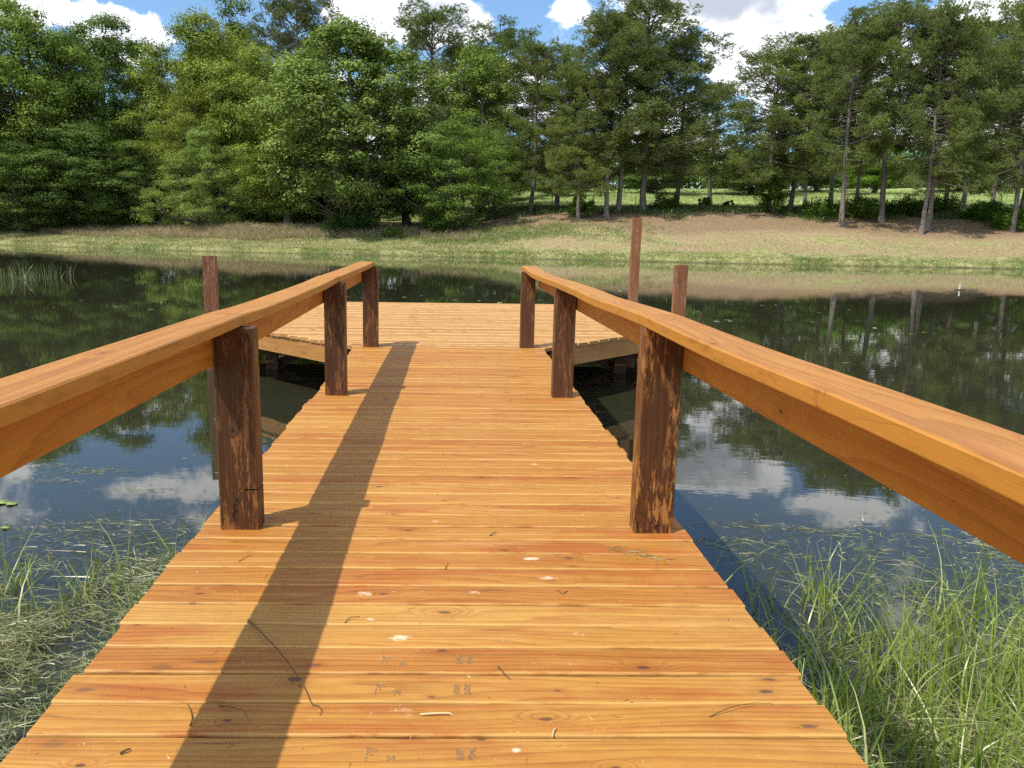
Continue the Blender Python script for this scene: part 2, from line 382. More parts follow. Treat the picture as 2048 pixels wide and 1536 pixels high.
# platform: half octagon front, straight sides, back at 12.58
YP1 = 12.58; XL, XR = -2.98, 2.90
def pl(yy): return max(XL, -.94-(yy-Y0)) if yy < 20 else XL
def pr(yy): return min(XR, .90+(yy-Y0))
mb = MB(); y = Y0+.002
while y < YP1-.05:
    gap = rng.uniform(.006, .014)
    deckboard(mb, y+PITCH/2, PITCH-gap, lambda yy: pl(max(yy, Y0)), lambda yy: pr(max(yy, Y0)), i, z=DECK+.001, amp=2.2)
    y += PITCH
YB = y
part(mb, 'platform_decking', M_plat)

# posts
def post(mb, x0, x1, y, zt, zb, lean=0., notch=False, r=.004, rnd=None):
    rnd = rng.rand() if rnd is None else rnd
    w = x1-x0; xc = (x0+x1)/2; D = .085
    wp = lambda u, a, b, s, up: np.array([lean*(u-.5)+.0012*sin(7*u+rnd*9), .0012*sin(6*u+rnd*4), 0])
    if not notch:
        timber(mb, (xc, y+D/2, zb), (xc, y+D/2, zt), w, D, (1, 0, 0), r=r, seg=14, rnd=rnd, warp=wp, k=2)
    else:
        zn = DECK+.152
        # a saw kerf cut into the inner half of the front
        timber(mb, (xc, y+D/2, zb), (xc, y+D/2, zn), w, D, (1, 0, 0), r=r, seg=6, rnd=rnd, k=2)
        timber(mb, (xc-.024, y+.0004+(D-.0008)/2, zn-.001), (xc-.024, y+.0004+(D-.0008)/2, zn+.007), w-.050, D-.0008, (1, 0, 0), r=.0035, seg=1, rnd=rnd, k=2, g0=zn-zb)
        timber(mb, (xc, y+D/2, zn+.006), (xc, y+D/2, zt), w, D, (1, 0, 0), r=r, seg=10, rnd=rnd, k=2, g0=zn+.006-zb)
PZ = 1.362
posts = [(-.850, -.705, 2.835, 1.352, True, M_post, 'dark brown post with a round knot and a saw kerf near its foot, nearest on the left handrail', .31),
         (-.847, -.706, 5.322, 1.362, False, M_post, 'middle dark brown post of the left handrail', .77),
         (-.844, -.700, 7.625, 1.366, False, M_post, 'end post of the left handrail at the platform', .13),
         (.692, .836, 2.826, 1.372, False, M_post3, 'dark brown post with flaked orange stain, nearest on the right handrail', .52),
         (.691, .831, 5.320, 1.342, False, M_post2, 'middle post of the right handrail with pointed dark growth rings', .93),
         (.668, .803, 7.672, 1.332, False, M_post2, 'end post of the right handrail at the platform', .42),
         (-.852, -.706, .40, 1.36, False, M_post, None, .2), (.694, .836, .40, 1.385, False, M_post, None, .6)]
for x0, x1, y, zt, nt, mt, lb, rd in posts:
    mb = MB(); post(mb, x0, x1, y, zt, -.7, notch=nt, rnd=rd); po = part(mb, 'post', mt, lb)
# drying cracks and knots carried by single posts
M_crack, tt, pp, _o = material('crack_dark'); pp.inputs['Base Color'].default_value = (.012, .006, .003, 1); pp.inputs['Roughness'].default_value = .9
def sliver(pts, w, name, mat, parent=dock, nrm=(0, -1, 0)):
    pts = np.array(pts); n = len(pts); V = []; F = []
    for i, q in enumerate(pts):
        tg = pts[min(i+1, n-1)]-pts[max(i-1, 0)]; s = np.cross(tg, nrm); s /= np.linalg.norm(s)
        ww = w*sin(pi*(i+.35)/(n-.3)); V += [q-s*ww, q+s*ww]
    for i in range(n-1): F.append((2*i, 2*i+1, 2*i+3, 2*i+2))
    o = link_mesh(name, V, np.array(F), mat, parent)
    if parent is dock: o.matrix_parent_inverse = Matrix.Translation(-DL)
    return o
def vcrack(x, y, z0, z1, w, n=9):
    return sliver([(x+.006*sin(i*1.9)+.012*(i/n-.5), y-.0015, z0+(z1-z0)*i/(n-1)) for i in range(n)], w, 'drying_crack', M_crack)
vcrack(-.795, 2.835, DECK+.03, DECK+.115, .0035)
vcrack(.775, 2.826, DECK+.012, DECK+.04, .005, 6)
M_knot, tt, pp, _o = material('knot_wood')
gq_ = tt.n('ShaderNodeTexCoord')
dd = tt.v('LENGTH', tt.v('MULTIPLY', gq_.outputs['Object'], (1, 1, .72)))
rr = tt.m('FRACT', tt.m('ADD', tt.m('MULTIPLY', dd, 210), tt.m('MULTIPLY', tt.noise(gq_.outputs['Object'], 60, 3), 2)))
kc = tt.mix(tt.m('MULTIPLY', rr, .6), (.10, .042, .02), (.035, .018, .01)); kc = tt.mix(tt.ss(dd, .009, .004), kc, (.012, .007, .005))
tt.put(pp.inputs['Base Color'], kc); pp.inputs['Roughness'].default_value = .6
def knot(x, y, z, r, parent=dock):
    n = 18; V = [(0, 0, 0)]+[(r*(.82+.1*sin(3*a+1))*cos(a), 0, r*1.15*(1+.08*sin(2*a))*sin(a)) for a in np.linspace(0, 2*pi, n, endpoint=False)]
    F = [(0, 1+i, 1+(i+1) % n) for i in range(n)]
    o = link_mesh('knot', V, np.array(F), M_knot, parent); o.location = (x, y-.0018, z); o.matrix_parent_inverse = Matrix.Translation(-DL); return o
kp = onY(466, 861, 2.835); knot(kp[0], 2.835, kp[2], .021)
kp = onY(474, 1000, 2.835); knot(kp[0], 2.835, kp[2], .012)

# pilings at the platform corners, standing in the water
for (x0, x1, yy, zt, lb) in ((-2.95, -2.795, 9.60, 1.378, 'square piling rising above the left corner of the platform'), (2.729, 2.885, 9.80, 1.335, 'shorter square piling at the right corner of the platform'),
                           (2.80, 2.940, 12.60, 1.95, 'tallest square piling at the far right corner of the platform')):
    mb = MB(); post(mb, x0, x1, yy, zt, -.7, lean=.0); part(mb, 'piling', M_pile, lb)

# handrail beams (outside the posts) and caps
LB = [(.1, 1.228), (1.45, 1.2255), (3.0, 1.222), (5.6, 1.226), (7.75, 1.234)]
def zl(y): return np.interp(y, [.1, 1.28, 3.2, 5.56, 7.85], [1.376, 1.371, 1.3575, 1.362, 1.370])
def zr(y): return np.interp(y, [.1, .9, 2.87, 5.35, 7.98], [1.392, 1.388, 1.374, 1.346, 1.338])
def sag(y, nodes, s):
    for a, b in zip(nodes[:-1], nodes[1:]):
        if a <= y <= b: return -s*sin(pi*(y-a)/(b-a))
    return 0
def rail(side, zf, segs, beams, xin, xout):
    for (a, b, sg, rd) in segs:
        mb = MB(); zc = .018
        def wp(u, aa, bb, s, up, a=a, b=b, sg=sg, rd=rd):
            yy = a+(b-a)*u
            return np.array([.004*sin(3.1*u*pi+rd*7)*(1-abs(2*u-1))+(np.interp(yy, [0, 1.2, 3, 7.8], [.010, .0, 0, .012]) if side < 0 else 0), 0, zf(yy)-zf(3.)+sag(yy, [a, b], sg)+.0015*sin(11*u+rd*5)])
        xc = (xin+xout)/2
        timber(mb, (xc, a+.0025, zf(3.)+zc), (xc, b-.0025, zf(3.)+zc), abs(xout-xin), .039, (1, 0, 0), r=.004, seg=30, rnd=rd, warp=wp)
        part(mb, 'rail_cap', M_cap)
    for (a, b, rd) in beams:
        mb = MB(); x = side*(.850+.019) if side < 0 else .836+.0195
        hb = .141 if side < 0 else .153
        zt = lambda yy: zf(yy)-.0015-hb/2
        def wp2(u, aa, bb, s, up, a=a, b=b, rd=rd):
            yy = a+(b-a)*u; return np.array([.002*sin(5*u+rd*9), 0, zt(yy)-zt(3.)])
        timber(mb, (x, a+.002, zt(3.)), (x, b-.002, zt(3.)), hb, .038, (0, 0, 1), r=.005, seg=20, rnd=rd, warp=wp2)
        part(mb, 'rail_board', M_beam)
rail(-1, zl, [(.05, 2.90, .004, .21), (2.90, 5.36, .010, .64), (5.36, 7.73, .004, .87)], [(.05, 2.88, .33), (2.88, 5.36, .71), (5.36, 7.71, .45)], -.750, -.893)
rail(1, zr, [(.05, 2.93, .004, .57), (2.93, 5.38, .006, .11), (5.38, 7.98, .020, .78)], [(.05, 2.88, .83), (2.88, 5.38, .25), (5.38, 7.75, .92)], .690, .831)
# screw heads and board stamps
M_met, tt, pp, _o = material('galvanised_metal'); pp.inputs['Base Color'].default_value = (.35, .34, .32, 1); pp.inputs['Metallic'].default_value = .8; pp.inputs['Roughness'].default_value = .45

from mathutils.bvhtree import BVHTree
_me = decking.data; _bvh = BVHTree.FromPolygons([v.co[:] for v in _me.vertices], [p.vertices[:] for p in _me.polygons])
def deck_z(x, y):
    h = _bvh.ray_cast(Vector((x, y, 2.)), Vector((0, 0, -1)), 3.)
    return h[0].z if h[0] is not None and h[0].z > DECK-.012 else DECK
# grade stamps: small ink marks on three boards
M_ink, tt, pp, _o = material('stamp_ink')
gg = tt.n('ShaderNodeNewGeometry'); nk = tt.noise(gg.outputs['Position'], 260, 3, .6)
tt.put(pp.inputs['Base Color'], tt.mix(tt.ss(nk, .42, .58), (.17, .09, .042), (.40, .21, .065))); pp.inputs['Roughness'].default_value = .6
def stamp(px, py, kind):
    c = onz(px, py, DECK); rects = []
    sx = .0125; ZS = .0050
    if kind == 'F':
        # two small upright letter blocks, a tall one over a short one
        rects = [(-.012, .0, .004, .05), (-.004, .018, .012, .005), (-.004, .008, .010, .004), (-.002, -.004, .008, .004), (.006, .013, .004, .012)]
        rects += [(.034, -.018, .004, .022), (.040, -.012, .010, .004), (.040, -.020, .010, .004), (.047, -.018, .004, .018)]
    else:
        for cx in (-.013, .013):
            for cy in (-.016, .004):
                rects += [(cx-.006, cy, .004, .015), (cx+.006, cy, .004, .015), (cx, cy+.006, .010, .0035), (cx, cy-.001, .010, .0035), (cx, cy-.007, .008, .003)]
            rects += [(cx, .019, .018, .006)]
    for part_ in ([rects[:5], rects[5:]] if kind == 'F' else [rects]):
        V = []; F = []
        for (a, b, w, h) in part_:
            w *= .9; b *= .85; n = len(V); V += [(a+i*w, b+j*h, deck_z(c[0]+a+i*w, c[1]+b+j*h)-DECK) for i, j in ((-.5, -.5), (.5, -.5), (.5, .5), (-.5, .5))]; F.append((n, n+1, n+2, n+3))
        o = link_mesh('grade_stamp', V, np.array(F), M_ink, decking); o.location = (c[0], c[1], DECK+.0005)
for (x, y, k) in ((775, 1323, 'F'), (929, 1321, 'H'), (762, 1379, 'F'), (924, 1379, 'H'), (745, 1508, 'F'), (932, 1509, 'H')): stamp(x, y, k)

# substructure
mb = MB()
s2 = 1/sqrt(2)
ZF = DECK-.034-.092
timber(mb, (-1.02, Y0+.13, ZF), (XL+.05, Y0+.13+(-1.02-XL-.05), ZF), .184, .038, (0, 0, 1), seg=10, rnd=.4, r=.003); part(mb, 'fascia_board', M_fasc)
mb = MB(); timber(mb, (.98, Y0+.13, ZF), (XR-.05, Y0+.13+(XR-.05-.98), ZF), .184, .038, (0, 0, 1), seg=10, rnd=.74, r=.003); part(mb, 'fascia_board', M_fasc)
for x in (XL+.05, XR-.05):
    mb = MB(); timber(mb, (x, 9.62, ZF), (x, YB-.06, ZF), .184, .038, (0, 0, 1), seg=8, rnd=rng.rand(), r=.003); part(mb, 'fascia_board', M_fasc)
mb = MB(); timber(mb, (XL+.07, YB-.06, ZF), (XR-.07, YB-.06, ZF), .184, .038, (0, 0, 1), seg=8, rnd=.3, r=.003); part(mb, 'fascia_board', M_fasc)
for x in (-.83, -.28, .28, .80):
    mb = MB(); timber(mb, (x, 1.0, ZF), (x, Y0-.02, ZF), .184, .038, (0, 0, 1), seg=6, rnd=rng.rand(), r=.003); part(mb, 'joist', M_dark)
for x in (-2.3, -1.5, -.7, .1, .9, 1.7, 2.4):
    ys_ = Y0+.18+max(0, abs(x)-.95)
    mb = MB(); timber(mb, (x, ys_, ZF), (x, YB-.08, ZF), .184, .038, (0, 0, 1), seg=6, rnd=rng.rand(), r=.003); part(mb, 'joist', M_dark)
for yy in (9.72, 11.1):
    mb = MB(); timber(mb, (XL+.2, yy+.1, .27), (XR-.2, yy+.1, .27), .184, .08, (0, 0, 1), seg=6, rnd=rng.rand(), r=.003); part(mb, 'cross_beam', M_dark)
for (x, yy) in ((-2.2, 9.75), (-.9, 9.75), (.75, 9.75), (2.1, 9.75), (-2.8, 12.3), (-1.2, 12.3), (1., 12.3)):
    mb = MB(); post(mb, x-.07, x+.07, yy, DECK-.05, -.7); part(mb, 'support_post', M_dark)
for x0, x1 in ((-.9, -.1), (.75, -.1), (-2.2, -1.4), (2.1, 1.3)):
    mb = MB(); timber(mb, (x0, 9.9, .02), (x1, 9.9, .42), .12, .038, (0, 0, 1), seg=4, rnd=rng.rand(), r=.003); part(mb, 'brace', M_dark)

# ------------------------------------------------------------------ terrain
SX = np.array([-220, -110, -80, -39.8, -18.6, 4, 18.1, 33, 60, 110, 220.]); SY = np.array([60, 80, 84, 72.2, 60.2, 53.4, 48.9, 46.4, 40, 12, -60.])
def shore(x): return np.interp(x, SX, SY)+1.2*fbm(x*.15, x*0+3.3, 3)+.35*fbm(x*.9, x*0+1.3, 2)
PR = dict(l=([0, .8, 4, 8, 12, 20, 60, 120, 400], [0, .35, .75, 1.15, 1.75, 2.2, 4.5, 8.5, 12]),
          r=([0, .6, 3, 6, 11, 15, 20, 40, 100, 400], [0, .3, .75, 1.25, 2.35, 3.25, 3.75, 4.9, 9.6, 13]))
def ground_z(x, y):
    x = np.asarray(x, float); y = np.asarray(y, float)
    s = y-shore(x)
    zl_ = np.interp(s, *PR['l']); zr_ = np.interp(s, *PR['r'])
    w = np.clip((x+6)/16, 0, 1); w = w*w*(3-2*w)
    z = zl_*(1-w)+zr_*w
    amp = np.clip(s/6, 0, 1)
    z = z+amp*(.9*fbm(x*.12, y*.12, 3)+.25*fbm(x*.8, y*.8, 3))*np.clip(1.6-s/120, .3, 1.2)
    zn = near_z(x, y)
    return np.where(s > 0, z, np.where(s > -40, np.maximum(np.maximum(s*.25, -1.2), zn), zn))
def near_z(x, y):
    ys = 2.45+.25*np.sin(x*.9)+.05*np.abs(x)+.3*fbm(x*1.2, y*0+7, 2)
    s = ys-y
    return np.where(s > 0, np.interp(s, [0, .8, 2, 6, 60], [0, .10, .30, .75, 2.2])+.05*fbm(x*2.5, y*2.5, 3), np.maximum(-1.2, s*.13))

def mat_ground():
    m, t, p, out = material('ground_soil_and_grass')
    a = t.n('ShaderNodeAttribute', attribute_name='zone'); straw, past, wet = t.sep(a.outputs['Vector'])
    g = t.n('ShaderNodeNewGeometry').outputs['Position']
    n1 = t.noise(g, .35, 4, .6); n2 = t.noise(g, 2.2, 5, .65); n3 = t.noise(t.v('MULTIPLY', g, (1, .6, 1)), 9, 4, .7)
    grass = t.ramp(n2, [(.25, (.17, .18, .055)), (.45, (.30, .30, .11)), (.6, (.42, .39, .18)), (.78, (.53, .47, .26))])
    grass = t.mix(t.ss(n1, .5, .66), grass, t.ramp(n3, [(.3, (.10, .15, .035)), (.7, (.20, .26, .07))]))
    st = t.ramp(n3, [(.25, (.24, .165, .085)), (.48, (.36, .27, .145)), (.62, (.47, .38, .21)), (.74, (.68, .58, .38))])
    pa = t.ramp(n2, [(.3, (.24, .32, .09)), (.6, (.36, .42, .15)), (.8, (.48, .46, .22))])
    crest = t.ss(straw, .62, .95)
    st = t.mix(t.m('MULTIPLY', crest, .85), st, t.ramp(n3, [(.25, (.15, .095, .055)), (.5, (.28, .19, .11)), (.75, (.42, .31, .19))]))
    c = t.mix(t.ss(t.m('ADD', straw, t.m('MULTIPLY', t.m('SUBTRACT', n1, .5), 1.1)), .35, .7), grass, st)
    c = t.mix(past, c, pa)
    c = t.mix(wet, c, t.mix(n3, (.035, .032, .018), (.085, .075, .045)))
    t.put(p.inputs['Base Color'], c); p.inputs['Roughness'].default_value = .95; p.inputs['Specular IOR Level'].default_value = .1
    bump(t, p, t.m('ADD', n2, t.m('MULTIPLY', n3, .6)), .25, .9)
    return m
gx = np.concatenate([[-900, -500, -300, -200], np.arange(-150, -95, 6), np.arange(-95, -8, .9), np.arange(-8, 8, .35), np.arange(8, 80, .9), np.arange(80, 150, 6), [200, 300, 500, 900]])
us = np.concatenate([[-600, -200, -80, -30, -10, -4], np.arange(-2, 5, .25), [6, 8, 12]])     # absolute Y near rows
vs = np.concatenate([[-30, -20, -12, -6, -3], np.arange(-1.5, 2, .22), np.arange(2, 22, .55), np.arange(22, 60, 3), np.arange(60, 160, 8), [200, 260, 330, 420, 600, 1000]])
GX = np.repeat(gx[:, None], len(us)+len(vs), 1)
SH = shore(gx)
GY = np.concatenate([np.repeat(us[None, :], len(gx), 0), SH[:, None]+vs[None, :]], 1)
for k in range(len(us), GY.shape[1]): GY[:, k] = np.maximum(GY[:, k], GY[:, k-1]+.05)
GZ = ground_z(GX, GY)
# land closes the pond far out to the sides
GZ = np.where(np.abs(GX) > 105, np.maximum(GZ, (np.abs(GX)-105)*.04), GZ)
V = np.stack([GX, GY, GZ], -1).reshape(-1, 3); nx, ny = GX.shape
I = (np.arange(nx-1)[:, None]*ny+np.arange(ny-1)[None, :]).ravel()
F = np.stack([I, I+ny, I+ny+1, I+1], -1)
sv = (V[:, 1]-shore(V[:, 0]))
wr = np.clip((V[:, 0]+6)/12, 0, 1)
zone = np.zeros_like(V)
zone[:, 0] = np.clip(wr*np.clip((sv-1.2-.8*fbm(V[:, 0]*.4, V[:, 1]*.4))/2., 0, 1)*(.6+.4*np.clip((sv-7.5-2*fbm(V[:, 0]*.2, V[:, 1]*.2))/3.5, 0, 1))*(1-np.clip((sv-17.5-5*fbm(V[:, 0]*.3, V[:, 1]*.3))/2, 0, 1)) + (1-wr)*.35*np.clip((sv-3)/4, 0, 1), 0, 1)
zone[:, 1] = np.clip((sv-23)/4, 0, 1)*wr
zone[:, 2] = np.clip(np.where(sv < -20, 1-np.clip((near_z(V[:, 0], V[:, 1])-.25)/.4, 0, 1), np.clip((.22-sv)/.3, 0, 1)), 0, 1)
ground = link_mesh('ground', V, F, mat_ground(), None, {'zone': zone}, True); tag(ground, kind='structure')

# water
m, t, p, out = material('pond_water')
g = t.n('ShaderNodeNewGeometry').outputs['Position']
big = t.noise(t.v('MULTIPLY', g, (.05, .12, 1)), 1, 3, .6)
rip = t.noise(t.v('MULTIPLY', g, (1., 2.2, 1)), 2.6, 3, .55)
rip2 = t.noise(t.v('MULTIPLY', g, (1., 1.6, 1)), 11, 2, .5)
amp = t.ss(big, .38, .68, .25, 1.)
h = t.m('MULTIPLY', t.m('ADD', rip, t.m('MULTIPLY', rip2, .10)), amp)
t.put(p.inputs['Base Color'], t.mix(t.noise(g, .25, 3), (.021, .023, .012), (.034, .034, .018)))
p.inputs['Roughness'].default_value = .015; p.inputs['IOR'].default_value = 1.42; p.inputs['Specular IOR Level'].default_value = .6
bump(t, p, h, .0009, 1.)
wx = np.array([-300, 300.]); wv = [(-300, -40, 0), (300, -40, 0), (300, 160, 0), (-300, 160, 0)]
water = link_mesh('water', wv, np.array([[0, 1, 2, 3]]), m); tag(water, kind='structure')

# ------------------------------------------------------------------ foliage materials
def leaf_mat(name, cols, trans=.22, pine=False):
    m, t, p, out = material(name); t.nt.nodes.remove(p)
    oi = t.n('ShaderNodeObjectInfo'); g = t.n('ShaderNodeNewGeometry')
    ri = g.outputs['Random Per Island']
    cl = t.noise(g.outputs['Position'], .55, 2, .5)
    c = t.ramp(t.m('ADD', t.m('MULTIPLY', ri, .55), t.m('MULTIPLY', t.ss(cl, .3, .7), .45), clamp=True), cols)
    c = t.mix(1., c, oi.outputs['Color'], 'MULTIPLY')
    d = t.n('ShaderNodeBsdfDiffuse'); t.put(d.inputs[0], c)
    tr = t.n('ShaderNodeBsdfTranslucent'); t.put(tr.inputs[0], t.mix(1., c, (1.15, 1.25, .55), 'MULTIPLY'))
    mx = t.n('ShaderNodeMixShader'); mx.inputs[0].default_value = trans; t.put(mx.inputs[1], d.outputs[0]); t.put(mx.inputs[2], tr.outputs[0])
    t.nt.links.new(mx.outputs[0], out.inputs[0]); return m
M_leaf = leaf_mat('broad_leaves', [(0, (.080, .112, .030)), (.5, (.165, .207, .058)), (1, (.28, .315, .105))])
M_needle = leaf_mat('pine_needles', [(0, (.115, .145, .054)), (.5, (.205, .235, .084)), (1, (.32, .345, .125))], .2)
M_shrub = leaf_mat('shrub_leaves', [(0, (.045, .068, .018)), (.5, (.085, .12, .032)), (1, (.14, .18, .055))])
def bark(name, a, b):
    m, t, p, out = material(name); g = t.n('ShaderNodeTexCoord').outputs['Object']
    n = t.noise(t.v('MULTIPLY', g, (6, 6, 1.5)), 1, 5, .7)
    t.put(p.inputs['Base Color'], t.ramp(n, [(.3, a), (.7, b)])); p.inputs['Roughness'].default_value = .9; bump(t, p, n, .03, 1.); return m
M_bark = bark('grey_bark', (.075, .06, .045), (.22, .19, .155)); M_pbark = bark('pine_bark', (.09, .072, .06), (.30, .255, .215))

# ------------------------------------------------------------------ tree meshes (unit height)
def quads(P, N, size, asp, rs):
    """rhombic leaves at P with normals N"""
    n = len(P); a = rs.normal(size=(n, 3)); a -= N*(a*N).sum(1)[:, None]; a /= np.linalg.norm(a, axis=1)[:, None]+1e-9; b = np.cross(N, a)
    s = size*(.6+.8*rs.rand(n))[:, None]
    V = np.stack([P-a*s, P+b*s*asp, P+a*s, P-b*s*asp], 1).reshape(-1, 3)
    F = np.arange(4*n).reshape(-1, 4); return V, F
def broad_tree(seed, H, R, c0, npuff, nleaf, prad, lsize, prof, flat=.7, droop=0.):
    rs = np.random.RandomState(seed)
    zt = np.linspace(0, H*.9, 9); wob = np.cumsum(rs.normal(0, H*.006, (9, 2)), 0); wob -= wob[0]
    tp = np.column_stack([wob, zt]); tr = H*.017*(1-zt/(H*.97))**.8+.02; tr[0] *= 1.35
    paths = [(tp, tr)]; P = []; N = []
    cnt = 0; cs = []
    while cnt < npuff:
        u = rs.rand(); hz = c0+(1-c0)*u; rr = R*np.interp(u, prof[0], prof[1])
        if rs.rand() > .25+.75*(rr/R): continue
        th = rs.rand()*2*pi; q = sqrt(rs.rand()*.75+.25) if rs.rand() < .82 else rs.rand()*.6
        lob = 1+.20*sin(3*th+seed+3*u)+.16*sin(5*th+seed*2+7*u)
        cs.append(np.array([rr*q*lob*cos(th), rr*q*lob*sin(th), hz*H])); cnt += 1
    for c in cs:
        rad = sqrt(c[0]**2+c[1]**2)
        hb = max(H*c0*.5, c[2]-rad*rs.uniform(.5, 1.1)-.3); hb = min(hb, H*.85)
        b = np.array([np.interp(hb, zt, tp[:, 0]), np.interp(hb, zt, tp[:, 1]), hb])
        if rs.rand() < .55:
            k = np.linspace(0, 1, 5)[:, None]; mid = b+(c-b)*k; mid[:, 2] += np.sin(k[:, 0]*pi)*(-.06)*rad+rs.normal(0, .08, 5)*(k[:, 0] > 0)
            mid[:, :2] += rs.normal(0, .08, (5, 2))*np.sin(k*pi)
            r0 = max(.02, H*.0045*(1.1-hb/H)+rad*.006); paths.append((mid, r0*(1-k[:, 0]*.8)))
        pr = prad*rs.uniform(.45, 1.3); n = int(nleaf*(pr/prad)**1.8*rs.uniform(.75, 1.15))
        d = rs.normal(size=(n, 3)); d /= np.linalg.norm(d, axis=1)[:, None]
        d[:, 2] = np.where((d[:, 2] < -.2) & (rs.rand(n) < .7), -d[:, 2], d[:, 2])
        rad_ = pr*(rs.rand(n)**.33)[:, None]*(1+.22*np.sin(d[:, :1]*5+c[0]*9)+.18*np.sin(d[:, 1:2]*8+c[1]*7)+.12*rs.normal(size=(n, 1))+.35*(rs.rand(n, 1) < .12)*rs.rand(n, 1))
        pp_ = c+d*rad_*np.array([1, 1, flat]); pp_[:, 2] -= droop*(rad_[:, 0]/pr)**2*pr
        P.append(pp_); nn = d*1.25+rs.normal(size=(n, 3))*.42+np.array([0, 0, .35]); N.append(nn/np.linalg.norm(nn, axis=1)[:, None])
    V, F = quads(np.concatenate(P), np.concatenate(N), lsize, .55, rs)
    TV, TF = tubes_mesh(paths, 6)
    return (V, F), (TV, TF), H, R
def pine_tree(seed, H, R, c0, nbr, ntuft, dead=8, prof=([0, .25, .6, .85, .95, 1], [.75, 1, 1, .85, .6, .35])):
    rs = np.random.RandomState(seed)
    zt = np.linspace(0, H*.985, 10); wob = np.cumsum(rs.normal(0, H*.0035, (10, 2)), 0); wob -= wob[0]
    tp = np.column_stack([wob, zt]); tr = H*.0088*(1-zt/H)**.7+.03; tr[0] *= 1.3
    paths = [(tp, tr)]; tips = []
    for i in range(nbr):
        u = (i+rs.rand())/nbr; u = u**.9; hz = (c0+(1-c0)*u)*H
        L = R*np.interp(u, prof[0], prof[1])*rs.uniform(.55, 1.15); th = i*2.4+rs.normal(0, .5)
        b = np.array([np.interp(hz, zt, tp[:, 0]), np.interp(hz, zt, tp[:, 1]), hz])
        d = np.array([cos(th), sin(th), 0]); el = np.interp(u, [0, .5, 1], [-.18, .25, .9])+rs.normal(0, .2)
        k = np.linspace(0, 1, 6); pts = b+d*(L*k)[:, None]*cos(el); pts[:, 2] += L*k*sin(el)+L*.12*k**3; pts += rs.normal(0, .05, (6, 3))*k[:, None]
        paths.append((pts, (.022+.010*L)*(1-.75*k)))
        n = max(3, int(L*1.35))
        for j in range(n):
            kk = rs.uniform(.35, 1.02); base = np.array([np.interp(kk, k, pts[:, q]) for q in range(3)])
            side = np.cross(d, [0, 0, 1.])*rs.choice([-1, 1]); sd = side*rs.uniform(.2, 1)+d*.5+np.array([0, 0, rs.uniform(-.9, 1.3)])
            e = base+sd*L*.34*rs.uniform(.3, 1.1)*(1.2-kk*.6)
            if rs.rand() < .5: paths.append((np.array([base, (base+e)/2+[0, 0, -.03], e]), np.array([.018, .013, .008])))
            tips.append(e)
    for i in range(dead):
        hz = H*rs.uniform(.2, c0+.15); th = rs.rand()*6.28; L = R*rs.uniform(.15, .5); b = np.array([np.interp(hz, zt, tp[:, 0]), np.interp(hz, zt, tp[:, 1]), hz])
        k = np.linspace(0, 1, 4)[:, None]; paths.append((b+np.array([cos(th), sin(th), rs.uniform(-.4, .2)])*L*k+rs.normal(0, .04, (4, 3))*k, .03*(1-.8*k[:, 0])))
    tips = np.array(tips)
    # a cloud of needle tufts at the end of every spray
    rp = rs.uniform(.24, .68, len(tips)); cnt = (ntuft*(rp/.45)**2).astype(int)
    Cn = np.repeat(tips, cnt, 0); rr = np.repeat(rp, cnt)[:, None]; q = rs.normal(size=Cn.shape); q /= np.linalg.norm(q, axis=1)[:, None]
    q *= (rs.rand(len(q), 1)**.4); T = Cn+q*rr*np.array([1., 1., .95])
    nn = 10; n = len(T)*nn
    C = np.repeat(T, nn, 0); d = rs.normal(size=(n, 3))*.8+np.repeat(q, nn, 0)*1.1; d[:, 2] += .45; d /= np.linalg.norm(d, axis=1)[:, None]
    L = .24*rs.uniform(.7, 1.2, (n, 1)); s = np.cross(d, rs.normal(size=(n, 3))); s /= np.linalg.norm(s, axis=1)[:, None]; w = .040
    V = np.stack([C-s*w*.5, C+s*w*.5, C+d*L], 1).reshape(-1, 3); F = np.arange(3*n).reshape(-1, 3)
    TV, TF = tubes_mesh(paths, 6)
    return (V, F), (TV, TF), H, R
egg = ([0, .15, .4, .7, .9, 1], [.45, .85, 1, .85, .5, .12]); col_ = ([0, .2, .6, .85, 1], [.6, .9, 1, .8, .3]); oval = ([0, .1, .5, .8, 1], [.9, 1., .95, .7, .2])
LIB = {
 'broad': [broad_tree(1, 22, 6.0, .10, 165, 620, 1.45, .115, egg, .85), broad_tree(2, 22, 5.6, .12, 150, 620, 1.4, .115, col_, .9), broad_tree(3, 22, 6.2, .08, 170, 600, 1.45, .12, oval, .85)],
 'hero': [broad_tree(9, 19, 6.3, .08, 240, 560, 1.2, .12, egg, .85)],
 'narrow': [broad_tree(4, 20, 3.6, .14, 105, 560, 1.15, .10, col_, .9), broad_tree(5, 20, 3.4, .10, 100, 560, 1.15, .10, egg, .9)],
 'feather': [broad_tree(6, 10, 4.2, .03, 170, 620, .80, .052, ([0, .1, .35, .7, .9, 1], [.8, 1, .95, .6, .3, .06]), .7), broad_tree(8, 12, 4.0, .05, 150, 620, .95, .06, egg, .75)],
 'pine': [pine_tree(21, 21, 4.4, .22, 100, 26), pine_tree(22, 21, 4.0, .28, 88, 26), pine_tree(23, 21, 4.8, .20, 108, 26), pine_tree(24, 21, 3.8, .26, 84, 24), pine_tree(25, 21, 5.0, .36, 92, 28, prof=([0, .3, .65, .9, 1], [.5, .85, 1, .8, .4]))],
}
PROTO = {}
